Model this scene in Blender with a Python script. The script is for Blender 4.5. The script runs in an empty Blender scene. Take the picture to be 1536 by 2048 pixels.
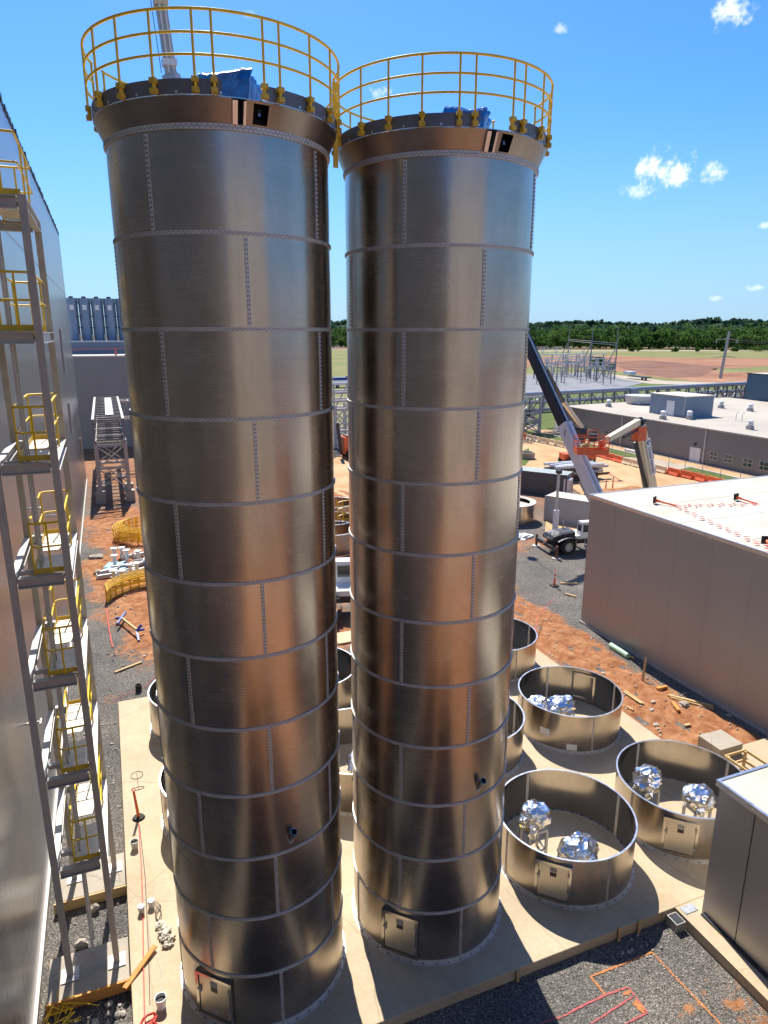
import bpy, math, random
from mathutils import Vector, noise
random.seed(7)
sc = bpy.context.scene
col = sc.collection
R = math.radians
# ------------------------------------------------------------------ camera, sky, sun, exposure
HC, PITCH, YAW, FPX = 14.95, R(14.75), R(21.85), 1365.0
cd = bpy.data.cameras.new('camera'); cam = bpy.data.objects.new('camera', cd); col.objects.link(cam)
cam.location = (0, 0, HC); cam.rotation_euler = (R(90) - PITCH, 0, -YAW)
cd.sensor_fit = 'VERTICAL'; cd.sensor_height = 36; cd.lens = 36 * FPX / 2048
cd.clip_start = .1; cd.clip_end = 8000
sc.camera = cam
SUN_EL, SUN_AZ = R(51.5), R(7.5)
w = bpy.data.worlds.new('World'); sc.world = w; w.use_nodes = True
nt = w.node_tree; N = nt.nodes; LK = nt.links
bg = N['Background']; bg.inputs['Strength'].default_value = .085
sky = N.new('ShaderNodeTexSky'); sky.sky_type = 'NISHITA'; sky.sun_disc = False
sky.sun_elevation = SUN_EL; sky.sun_rotation = SUN_AZ
sky.air_density = 1.0; sky.dust_density = .35; sky.ozone_density = 3.0; sky.altitude = 200
sd = bpy.data.lights.new('sun', 'SUN'); so = bpy.data.objects.new('sun', sd); col.objects.link(so)
sd.energy = 4.4; sd.angle = R(.5); sd.color = (1, .94, .85)
to_sun = Vector((math.sin(SUN_AZ) * math.cos(SUN_EL), math.cos(SUN_AZ) * math.cos(SUN_EL), math.sin(SUN_EL)))
so.rotation_euler = to_sun.to_track_quat('Z', 'Y').to_euler()
sc.view_settings.view_transform = 'Standard'; sc.view_settings.look = 'None'
sc.view_settings.exposure = 0.85; sc.view_settings.gamma = 1
sc.render.engine = 'CYCLES'

def ray(x, y):           # direction of a pixel of the 1536 x 2048 photograph, in world axes
    u = (x - 768) / FPX; v = (y - 1024) / FPX
    fy = math.cos(PITCH) - v * math.sin(PITCH); fz = -math.sin(PITCH) - v * math.cos(PITCH)
    c, s = math.cos(YAW), math.sin(YAW)
    return Vector((u * c + fy * s, -u * s + fy * c, fz))
def atZ(x, y, z=-.3):
    d = ray(x, y); t = (z - HC) / d.z; return Vector((d.x * t, d.y * t, z))
def atX(x, y, X):
    d = ray(x, y); t = X / d.x; return Vector((X, d.y * t, HC + d.z * t))
def atY(x, y, Y):
    d = ray(x, y); t = Y / d.y; return Vector((d.x * t, Y, HC + d.z * t))

# clouds: small cumulus puffs at fixed compass directions of the sky
def mth(op, a, b=None, c=None):
    n = N.new('ShaderNodeMath'); n.operation = op
    for i, v in enumerate((a, b, c)):
        if v is None: continue
        if isinstance(v, (int, float)): n.inputs[i].default_value = v
        else: LK.new(v, n.inputs[i])
    return n.outputs[0]
def vdot(a, vec):
    n = N.new('ShaderNodeVectorMath'); n.operation = 'DOT_PRODUCT'
    LK.new(a, n.inputs[0]); n.inputs[1].default_value = vec
    return n.outputs['Value']
tc = N.new('ShaderNodeTexCoord'); gen = tc.outputs['Generated']
nz = N.new('ShaderNodeTexNoise'); nz.inputs['Scale'].default_value = 46; nz.inputs['Detail'].default_value = 9
nz.inputs['Roughness'].default_value = .66
LK.new(gen, nz.inputs['Vector'])
total = None
for (px, py, hw, hh, dens) in [(1322, 345, 56, 38, 1.0), (1266, 382, 30, 14, .6), (1425, 342, 22, 24, .85), (1462, 22, 34, 24, 1.0), (1498, 42, 12, 8, .7),
                         (755, 184, 20, 11, .8), (1125, 56, 16, 8, .5), (1510, 576, 18, 6, .5), (1433, 597, 16, 5, .35), (1532, 450, 12, 6, .6),
                         (500, 30, 16, 8, .4)]:
    d0 = ray(px, py).normalized(); rt = d0.cross(Vector((0, 0, 1))).normalized(); upv = rt.cross(d0)
    a = mth('MULTIPLY', vdot(gen, rt), FPX / hw); b = mth('MULTIPLY', vdot(gen, upv), FPX / hh)
    r2 = mth('ADD', mth('MULTIPLY', a, a), mth('MULTIPLY', b, b))
    v = mth('SUBTRACT', mth('ADD', mth('MULTIPLY', nz.outputs['Fac'], 5.6), -1.85), r2)
    front = mth('GREATER_THAN', vdot(gen, d0), .5)
    m = N.new('ShaderNodeMapRange'); m.interpolation_type = 'SMOOTHSTEP'
    LK.new(v, m.inputs['Value']); m.inputs['From Min'].default_value = 0; m.inputs['From Max'].default_value = 1.5
    m.inputs['To Max'].default_value = dens
    mm = mth('MULTIPLY', m.outputs['Result'], front)
    total = mm if total is None else mth('MAXIMUM', total, mm)
hs = N.new('ShaderNodeHueSaturation'); hs.inputs['Saturation'].default_value = 1.1; hs.inputs['Value'].default_value = 1.0
tn = N.new('ShaderNodeMix'); tn.data_type = 'RGBA'; tn.blend_type = 'MULTIPLY'; tn.inputs['Factor'].default_value = 1
LK.new(sky.outputs[0], tn.inputs['A']); tn.inputs['B'].default_value = (.66, .9, 1.22, 1); LK.new(tn.outputs['Result'], hs.inputs['Color'])
sx = N.new('ShaderNodeSeparateXYZ'); LK.new(gen, sx.inputs[0])
hz = N.new('ShaderNodeMapRange'); hz.interpolation_type = 'SMOOTHSTEP'; LK.new(sx.outputs['Z'], hz.inputs['Value'])
hz.inputs['From Min'].default_value = -.02; hz.inputs['From Max'].default_value = .27; hz.inputs['To Min'].default_value = .75; hz.inputs['To Max'].default_value = 0
hm = N.new('ShaderNodeMix'); hm.data_type = 'RGBA'; LK.new(hz.outputs[0], hm.inputs['Factor']); LK.new(hs.outputs[0], hm.inputs['A'])
hm.inputs['B'].default_value = (2.55, 4.0, 5.7, 1)      # pale summer blue low over the land
mixc = N.new('ShaderNodeMix'); mixc.data_type = 'RGBA'
LK.new(total, mixc.inputs['Factor']); LK.new(hm.outputs['Result'], mixc.inputs['A'])
mixc.inputs['B'].default_value = (8.6, 8.9, 9.4, 1)
LK.new(mixc.outputs['Result'], bg.inputs['Color'])

# ------------------------------------------------------------------ materials
MATS = {}
def base_mat(name):
    m = bpy.data.materials.new(name); m.use_nodes = True
    return m, m.node_tree.nodes, m.node_tree.links, m.node_tree.nodes['Principled BSDF']
def ramp(n, stops):
    r = n.new('ShaderNodeValToRGB'); e = r.color_ramp.elements
    while len(e) < len(stops): e.new(.5)
    for i, (p, c) in enumerate(stops):
        e[i].position = p; e[i].color = (*c, 1) if len(c) == 3 else c
    return r
def noise_node(n, l, scale, detail=4, rough=.55, vec=None, stretch=None):
    t = n.new('ShaderNodeTexCoord'); src = t.outputs['Object']
    if stretch:
        mp = n.new('ShaderNodeMapping'); mp.inputs['Scale'].default_value = stretch
        l.new(src, mp.inputs['Vector']); src = mp.outputs[0]
    x = n.new('ShaderNodeTexNoise'); x.inputs['Scale'].default_value = scale
    x.inputs['Detail'].default_value = detail; x.inputs['Roughness'].default_value = rough
    l.new(src, x.inputs['Vector']); return x
def pm(name, c, rough=.6, metal=0, var=.18, scale=2.0, bump=0, bscale=40, stretch=None, spec=None, c2=None, coat=0, rvar=.1):
    if name in MATS: return MATS[name]
    m, n, l, b = base_mat(name)
    x = noise_node(n, l, scale, 6, .6, stretch=stretch)
    lo = tuple(v * (1 - var) for v in c); hi = c2 if c2 else tuple(min(1, v * (1 + var)) for v in c)
    r = ramp(n, [(.32, lo), (.68, hi)]); l.new(x.outputs['Fac'], r.inputs[0]); l.new(r.outputs[0], b.inputs['Base Color'])
    mr = n.new('ShaderNodeMapRange'); l.new(x.outputs['Fac'], mr.inputs[0])
    mr.inputs['To Min'].default_value = max(.03, rough - rvar); mr.inputs['To Max'].default_value = min(1, rough + rvar)
    l.new(mr.outputs[0], b.inputs['Roughness']); b.inputs['Metallic'].default_value = metal
    if spec is not None: b.inputs['Specular IOR Level'].default_value = spec
    if coat: b.inputs['Coat Weight'].default_value = coat; b.inputs['Coat Roughness'].default_value = .08
    if bump:
        y = noise_node(n, l, bscale, 5, .65, stretch=stretch)
        bp = n.new('ShaderNodeBump'); bp.inputs['Strength'].default_value = bump; bp.inputs['Distance'].default_value = .02
        l.new(y.outputs['Fac'], bp.inputs['Height']); l.new(bp.outputs[0], b.inputs['Normal'])
    MATS[name] = m; return m
def stainless(name, c=(.475, .425, .365), rough=.25, aniso=.65, lines=.13, wav=.055):
    m, n, l, b = base_mat(name)
    # mill-finish sheet: fine horizontal rolling lines, faint blotches, slightly wavy skin
    ln = noise_node(n, l, 1.0, 7, .7, stretch=(.5, .5, 55))
    bl = noise_node(n, l, 1.3, 5, .6)
    ad = n.new('ShaderNodeMath'); ad.operation = 'ADD'; l.new(ln.outputs['Fac'], ad.inputs[0]); l.new(bl.outputs['Fac'], ad.inputs[1])
    r = ramp(n, [(.35, tuple(v * (1 - lines) for v in c)), (.65, tuple(v * (1 + lines) for v in c))])
    hf = n.new('ShaderNodeMath'); hf.operation = 'MULTIPLY'; hf.inputs[1].default_value = .5
    l.new(ad.outputs[0], hf.inputs[0]); l.new(hf.outputs[0], r.inputs[0])
    oi = n.new('ShaderNodeObjectInfo'); vr = n.new('ShaderNodeMapRange'); l.new(oi.outputs['Random'], vr.inputs[0]); vr.inputs['To Min'].default_value = .86; vr.inputs['To Max'].default_value = 1.12
    sm = noise_node(n, l, .55, 7, .72, stretch=(1.6, 1.6, .35)); sr = ramp(n, [(.4, (.88, .87, .86)), (.62, (1.06, 1.06, 1.06))]); l.new(sm.outputs['Fac'], sr.inputs[0])
    t1 = n.new('ShaderNodeVectorMath'); t1.operation = 'MULTIPLY'; l.new(r.outputs[0], t1.inputs[0]); l.new(sr.outputs[0], t1.inputs[1])
    t2 = n.new('ShaderNodeVectorMath'); t2.operation = 'SCALE'; l.new(t1.outputs[0], t2.inputs[0]); l.new(vr.outputs[0], t2.inputs['Scale']); l.new(t2.outputs[0], b.inputs['Base Color'])
    mr = n.new('ShaderNodeMapRange'); l.new(hf.outputs[0], mr.inputs[0]); mr.inputs['From Min'].default_value = .3; mr.inputs['From Max'].default_value = .7
    mr.inputs['To Min'].default_value = rough * .75; mr.inputs['To Max'].default_value = rough * 1.25
    l.new(mr.outputs[0], b.inputs['Roughness'])
    b.inputs['Metallic'].default_value = 1; b.inputs['Anisotropic'].default_value = aniso; b.inputs['Anisotropic Rotation'].default_value = .25
    tg = n.new('ShaderNodeTangent'); tg.direction_type = 'RADIAL'; tg.axis = 'Z'; l.new(tg.outputs[0], b.inputs['Tangent'])
    wv = noise_node(n, l, .9, 2, .4, stretch=(1, 1, .6))
    bp = n.new('ShaderNodeBump'); bp.inputs['Strength'].default_value = wav; bp.inputs['Distance'].default_value = .25
    l.new(wv.outputs['Fac'], bp.inputs['Height']); l.new(bp.outputs[0], b.inputs['Normal'])
    MATS[name] = m; return m
def ribbed(name, c, pitch=.3, axis='Y', rough=.35, metal=0, bump=.25, var=.06, spec=.5, coat=0):
    m, n, l, b = base_mat(name)
    x = noise_node(n, l, .35, 5, .6, stretch=(1, 1, .25))
    r = ramp(n, [(.3, tuple(v * (1 - var) for v in c)), (.7, tuple(v * (1 + var) for v in c))])
    l.new(x.outputs['Fac'], r.inputs[0]); l.new(r.outputs[0], b.inputs['Base Color'])
    b.inputs['Roughness'].default_value = rough; b.inputs['Metallic'].default_value = metal; b.inputs['Specular IOR Level'].default_value = spec
    if coat: b.inputs['Coat Weight'].default_value = coat; b.inputs['Coat Roughness'].default_value = .1
    t = n.new('ShaderNodeTexCoord'); wv = n.new('ShaderNodeTexWave'); wv.bands_direction = axis; wv.wave_profile = 'SAW'
    wv.inputs['Scale'].default_value = 1 / pitch / 20 * 6.2832; l.new(t.outputs['Object'], wv.inputs['Vector'])
    bp = n.new('ShaderNodeBump'); bp.inputs['Strength'].default_value = bump; bp.inputs['Distance'].default_value = .012
    rr = ramp(n, [(0, (0, 0, 0)), (.06, (1, 1, 1)), (.94, (1, 1, 1)), (1, (0, 0, 0))]); l.new(wv.outputs['Fac'], rr.inputs[0])
    ad = n.new('ShaderNodeMath'); ad.operation = 'ADD'; l.new(rr.outputs[0], ad.inputs[0])
    lw = noise_node(n, l, .8, 2, .4); l.new(lw.outputs['Fac'], ad.inputs[1])
    l.new(ad.outputs[0], bp.inputs['Height']); l.new(bp.outputs[0], b.inputs['Normal'])
    MATS[name] = m; return m
STEEL = stainless('stainless_sheet')
DOORM = stainless('door_sheet', c=(.64, .59, .51), rough=.36, aniso=.2, lines=.1, wav=.05)
PARA = pm('parapet_sheet', (.15, .148, .15), .45, .4, .14, 2)
STEEL_IN = stainless('stainless_plain', c=(.5, .47, .43), rough=.16, aniso=.3, lines=.08, wav=.03)
COLLAR = stainless('dull_collar_sheet', c=(.33, .285, .24), rough=.38, aniso=.4, lines=.2, wav=.12)
BAND = pm('galvanised_band', (.6, .575, .53), .45, .3, .1, 6)
BOLT = pm('dark_bolt', (.075, .072, .075), .5, .6, .2, 8)
RIM = pm('bright_rim', (.72, .72, .72), .3, .9, .1, 4)
DARK = pm('opening_shade', (.012, .012, .014), .7, 0)  # shade inside open holes, put into a near-black colour
YEL = pm('yellow_paint', (.84, .55, .02), .42, 0, .12, 5)
YELD = pm('yellow_toe_board', (.62, .41, .03), .5, 0, .18, 5)
ORA = pm('orange_plastic', (.78, .13, .03), .5, 0, .2, 2.5)
ORP = pm('orange_machine_paint', (.72, .12, .03), .4, 0, .18, 3)
CREAMB = pm('cream_barrier', (.78, .6, .36), .55, 0, .15, 2.5)
CREAM = pm('cream_paint', (.76, .66, .43), .38, 0, .1, 2)
WHITE = pm('white_paint', (.74, .74, .72), .4, 0, .08, 2)
GREYP = pm('grey_primer_steel', (.42, .39, .35), .5, .1, .12, 3)
GREYD = pm('shop_grey_steel', (.2, .2, .205), .55, .1, .14, 3)
GREYL = pm('light_grey_steel', (.5, .49, .47), .48, .1, .12, 3)
GALV = pm('galvanised_steel', (.42, .43, .45), .42, .6, .2, 6)
DECK = pm('deck_plate', (.66, .6, .48), .6, .2, .14, 4, bump=.1)
CHAR = pm('charcoal_paint', (.022, .024, .03), .45, 0, .2, 2)
BLACK = pm('black_rubber', (.02, .02, .02), .8, 0, .2, 4, bump=.2, bscale=20)
GLASS = pm('dark_glass', (.03, .04, .045), .08, 0, .2, 1, spec=.8)
BLUEW = pm('blue_plastic_wrap', (.005, .11, .5), .16, 0, .5, 3.5, bump=1.0, bscale=8, c2=(.01, .25, .8))
CARD = pm('tan_carton', (.5, .38, .2), .7, 0, .1, 3)
WOOD = pm('timber', (.55, .38, .17), .75, 0, .22, 3, bump=.2, stretch=(1, 6, 6))
WOODO = pm('orange_timber', (.6, .27, .06), .75, 0, .22, 3, bump=.2)
RUST = pm('rusty_steel', (.16, .09, .06), .75, .2, .4, 3)
FOIL = pm('foil_wrap', (.86, .86, .87), .27, 1, .06, 5, bump=.3, bscale=4)
FOILB = pm('foil_wrap_dark', (.7, .72, .78), .2, 1, .1, 5, bump=.5, bscale=9)
TAPE = pm('yellow_tape', (.75, .55, .06), .45)
REDL = pm('red_rope', (.65, .06, .04), .6)
FLAGR = pm('red_pennant', (.75, .05, .03), .6)
BLUEP = pm('blue_paint', (.03, .07, .28), .45)
TARP = pm('blue_tarp', (.3, .5, .62), .45, 0, .15, 3, bump=.3, bscale=8)
RAG = pm('pale_cloth', (.55, .5, .4), .85, 0, .25, 8, bump=.4, bscale=14)
GREEN = pm('green_pipe', (.36, .6, .4), .45)
ROOFM = pm('membrane_roof', (.54, .475, .37), .75, 0, .12, .5, c2=(.62, .57, .47))
ROOFO = pm('aged_membrane_roof', (.42, .37, .3), .85, 0, .14, .12)
LABEL = pm('dark_label', (.045, .03, .05), .5)
BARK = pm('bark', (.09, .065, .045), .9, 0, .3, 6, bump=.3)
WALLM = ribbed('metal_wall_panel', (.25, .24, .222), .42, 'Y', .27, .25, .16, .05, .5)
WALLB = ribbed('brown_grey_wall_panel', (.41, .37, .33), .55, 'Y', .4, .2, .05, .04, .35)
BOXW = ribbed('box_wall_panel', (.46, .43, .395), .5, 'Y', .36, .3, .14, .04, .4)
FARW = ribbed('far_grey_wall_panel', (.31, .295, .27), .8, 'X', .6, 0, .1, .05, .3)
GREYW = ribbed('grey_siding', (.24, .22, .205), .4, 'Y', .6, 0, .35, .05, .3)
BLUEG = ribbed('blue_grey_cladding', (.2, .25, .31), .8, 'X', .5, 0, .2, .08, .4)
SILOF = pm('weathered_blue_grey_silo', (.2, .27, .36), .5, 0, .15, .4, stretch=(2, 2, .2))
CONTD = ribbed('dark_container', (.1, .105, .11), .3, 'X', .5, 0, .5, .08, .4)
CONTW = ribbed('white_container', (.42, .42, .43), .28, 'X', .5, 0, .35, .05, .4)
TEAL = ribbed('teal_siding', (.06, .11, .15), .5, 'Y', .5, 0, .3, .05, .4)

def concrete(name, c, stain=(.5, .25, .08), stain_amt=.35):
    m, n, l, b = base_mat(name)
    x = noise_node(n, l, .5, 6, .6); y = noise_node(n, l, 9, 6, .7); z = noise_node(n, l, .9, 8, .75)
    r = ramp(n, [(.3, tuple(v * .84 for v in c)), (.7, tuple(v * 1.12 for v in c))]); l.new(x.outputs['Fac'], r.inputs[0])
    r2 = ramp(n, [(.35, (.86, .85, .84)), (.65, (1.0, 1.0, 1.0))]); l.new(y.outputs['Fac'], r2.inputs[0])
    mx = n.new('ShaderNodeMix'); mx.data_type = 'RGBA'; mx.blend_type = 'MULTIPLY'; mx.inputs['Factor'].default_value = 1
    l.new(r.outputs[0], mx.inputs['A']); l.new(r2.outputs[0], mx.inputs['B'])
    r3 = ramp(n, [(.55, (0, 0, 0)), (.72, (stain_amt,) * 3)]); l.new(z.outputs['Fac'], r3.inputs[0])
    m2 = n.new('ShaderNodeMix'); m2.data_type = 'RGBA'; l.new(r3.outputs[0], m2.inputs['Factor'])
    l.new(mx.outputs['Result'], m2.inputs['A']); m2.inputs['B'].default_value = (*stain, 1)
    t_ = n.new('ShaderNodeTexCoord'); last = m2.outputs['Result']
    def over(fac, colr):
        nonlocal last
        k = n.new('ShaderNodeMix'); k.data_type = 'RGBA'; l.new(fac, k.inputs['Factor']); l.new(last, k.inputs['A']); k.inputs['B'].default_value = (*colr, 1); last = k.outputs['Result']
    vc = n.new('ShaderNodeTexVoronoi'); vc.feature = 'DISTANCE_TO_EDGE'; vc.inputs['Scale'].default_value = .22; dn = noise_node(n, l, 1.1, 6, .7)
    vm = n.new('ShaderNodeMix'); vm.data_type = 'VECTOR'; vm.inputs['Factor'].default_value = .18; l.new(t_.outputs['Object'], vm.inputs['A']); l.new(dn.outputs['Color'], vm.inputs['B']); l.new(vm.outputs['Result'], vc.inputs['Vector'])
    rc = ramp(n, [(0, (.55,) * 3), (.0022, (0, 0, 0))]); l.new(vc.outputs['Distance'], rc.inputs[0]); over(rc.outputs[0], tuple(v * .4 for v in c))
    st = noise_node(n, l, 1.6, 7, .75, stretch=(1.6, .25, 1)); rs_ = ramp(n, [(.52, (0, 0, 0)), (.75, (.4,) * 3)]); l.new(st.outputs['Fac'], rs_.inputs[0]); over(rs_.outputs[0], tuple(v * .62 for v in c))
    sp_ = noise_node(n, l, 3.4, 9, .8); rp = ramp(n, [(.63, (0, 0, 0)), (.7, (stain_amt * 1.6,) * 3)]); l.new(sp_.outputs['Fac'], rp.inputs[0]); over(rp.outputs[0], (.42, .19, .07))
    l.new(last, b.inputs['Base Color']); b.inputs['Roughness'].default_value = .8
    bp = n.new('ShaderNodeBump'); bp.inputs['Strength'].default_value = .12; bp.inputs['Distance'].default_value = .01
    l.new(y.outputs['Fac'], bp.inputs['Height']); l.new(bp.outputs[0], b.inputs['Normal'])
    MATS[name] = m; return m
SLAB = concrete('slab_concrete', (.53, .42, .275))
FOOT = concrete('footing_concrete', (.42, .37, .29), stain_amt=.15)

def ground_mat(name, near=True):
    # crushed stone and red clay; the 'clay' attribute (or broad noise far away) says where the clay lies
    m, n, l, b = base_mat(name)
    t = n.new('ShaderNodeTexCoord')
    vo = n.new('ShaderNodeTexVoronoi'); vo.inputs['Scale'].default_value = 38; l.new(t.outputs['Object'], vo.inputs['Vector'])
    sep = n.new('ShaderNodeSeparateColor'); l.new(vo.outputs['Color'], sep.inputs[0])
    gr = ramp(n, [(0, (.055, .053, .05)), (.35, (.13, .125, .115)), (.7, (.2, .19, .175)), (.92, (.27, .25, .225)), (1, (.45, .42, .37))]); l.new(sep.outputs[0], gr.inputs[0])
    big = noise_node(n, l, .35, 5, .6); rb = ramp(n, [(.3, (.7, .7, .72)), (.7, (1.15, 1.1, 1.02))]); l.new(big.outputs['Fac'], rb.inputs[0])
    g2 = n.new('ShaderNodeMix'); g2.data_type = 'RGBA'; g2.blend_type = 'MULTIPLY'; g2.inputs['Factor'].default_value = 1
    l.new(gr.outputs[0], g2.inputs['A']); l.new(rb.outputs[0], g2.inputs['B'])
    c1 = noise_node(n, l, 2.2, 9, .72)
    cr = ramp(n, [(.25, (.15, .058, .025)), (.44, (.33, .132, .057)), (.58, (.45, .215, .1)), (.74, (.58, .37, .21))]); l.new(c1.outputs['Fac'], cr.inputs[0])
    mx = n.new('ShaderNodeMix'); mx.data_type = 'RGBA'; l.new(g2.outputs['Result'], mx.inputs['A']); l.new(cr.outputs[0], mx.inputs['B'])
    fn = noise_node(n, l, 4, 8, .75)
    if near:
        at = n.new('ShaderNodeAttribute'); at.attribute_name = 'clay'; src = at.outputs['Fac']
        a1 = n.new('ShaderNodeMath'); a1.operation = 'MULTIPLY_ADD'; l.new(fn.outputs['Fac'], a1.inputs[0]); a1.inputs[1].default_value = 1.1; l.new(src, a1.inputs[2])
        mk = ramp(n, [(.86, (0, 0, 0)), (1.0, (1, 1, 1))]); l.new(a1.outputs[0], mk.inputs[0])
    else:
        bn = noise_node(n, l, .02, 6, .6); mk = ramp(n, [(.47, (0, 0, 0)), (.56, (.85, .85, .85))]); l.new(bn.outputs['Fac'], mk.inputs[0])
    l.new(mk.outputs[0], mx.inputs['Factor']); l.new(mx.outputs['Result'], b.inputs['Base Color'])
    b.inputs['Roughness'].default_value = .95; b.inputs['Specular IOR Level'].default_value = .15
    ad = n.new('ShaderNodeMath'); ad.operation = 'ADD'; l.new(vo.outputs['Distance'], ad.inputs[0])
    sc_ = n.new('ShaderNodeMath'); sc_.operation = 'MULTIPLY'; sc_.inputs[1].default_value = 2.5; l.new(c1.outputs['Fac'], sc_.inputs[0]); l.new(sc_.outputs[0], ad.inputs[1])
    bp = n.new('ShaderNodeBump'); bp.inputs['Strength'].default_value = .8; bp.inputs['Distance'].default_value = .03
    l.new(ad.outputs[0], bp.inputs['Height']); l.new(bp.outputs[0], b.inputs['Normal'])
    MATS[name] = m; return m
GNEAR = ground_mat('crushed_stone_and_clay'); GFAR = ground_mat('worked_earth', False)
def soil(name, a, b_, c_, scale, bump=.4):
    m, n, l, b = base_mat(name)
    x = noise_node(n, l, scale, 9, .68); r = ramp(n, [(.3, a), (.5, b_), (.7, c_)]); l.new(x.outputs['Fac'], r.inputs[0])
    y = noise_node(n, l, scale * 9, 6, .7); r2 = ramp(n, [(.3, (.8, .8, .8)), (.7, (1.12, 1.12, 1.12))]); l.new(y.outputs['Fac'], r2.inputs[0])
    mx = n.new('ShaderNodeMix'); mx.data_type = 'RGBA'; mx.blend_type = 'MULTIPLY'; mx.inputs['Factor'].default_value = 1
    l.new(r.outputs[0], mx.inputs['A']); l.new(r2.outputs[0], mx.inputs['B']); l.new(mx.outputs['Result'], b.inputs['Base Color'])
    b.inputs['Roughness'].default_value = .95; b.inputs['Specular IOR Level'].default_value = .15
    bp = n.new('ShaderNodeBump'); bp.inputs['Strength'].default_value = bump; bp.inputs['Distance'].default_value = .05
    l.new(y.outputs['Fac'], bp.inputs['Height']); l.new(bp.outputs[0], b.inputs['Normal'])
    MATS[name] = m; return m
SAND = soil('sandy_haul_road', (.42, .25, .12), (.56, .36, .19), (.62, .43, .25), .25)
PAVE = soil('pale_pavement', (.36, .31, .24), (.45, .38, .29), (.5, .44, .35), .4, .1)
LAWN = soil('mown_lawn', (.07, .1, .025), (.11, .15, .035), (.17, .18, .06), .4)
FIELD = soil('dry_grass_field', (.13, .15, .045), (.2, .2, .07), (.3, .25, .1), .025)
FCLAY = soil('graded_red_clay', (.2, .09, .05), (.33, .16, .09), (.42, .24, .14), .03)
FCLAYD = soil('dark_graded_clay', (.15, .075, .05), (.22, .11, .07), (.3, .16, .1), .05)
YARD = soil('switchyard_gravel', (.19, .19, .2), (.25, .25, .26), (.31, .3, .3), .15)
LEAFW = soil('woodland_leaves', (.03, .075, .018), (.075, .15, .032), (.15, .22, .055), .07, 0)
LEAFHAZE = soil('hazed_hill_leaves', (.04, .085, .045), (.06, .115, .06), (.085, .14, .075), .02, 0)  # distance haze put into the leaf colour, bluer than the near wood
LEAFB = soil('bush_leaves', (.035, .085, .015), (.075, .14, .028), (.13, .2, .045), .6, 0)

for lm in (LEAFW, LEAFHAZE, LEAFB):
    n, l = lm.node_tree.nodes, lm.node_tree.links; b = n['Principled BSDF']; tr_ = n.new('ShaderNodeBsdfTranslucent'); ms = n.new('ShaderNodeMixShader'); ms.inputs[0].default_value = .42
    l.new(b.inputs['Base Color'].links[0].from_socket, tr_.inputs['Color']); l.new(b.outputs[0], ms.inputs[1]); l.new(tr_.outputs[0], ms.inputs[2]); l.new(ms.outputs[0], n['Material Output'].inputs['Surface'])
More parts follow.
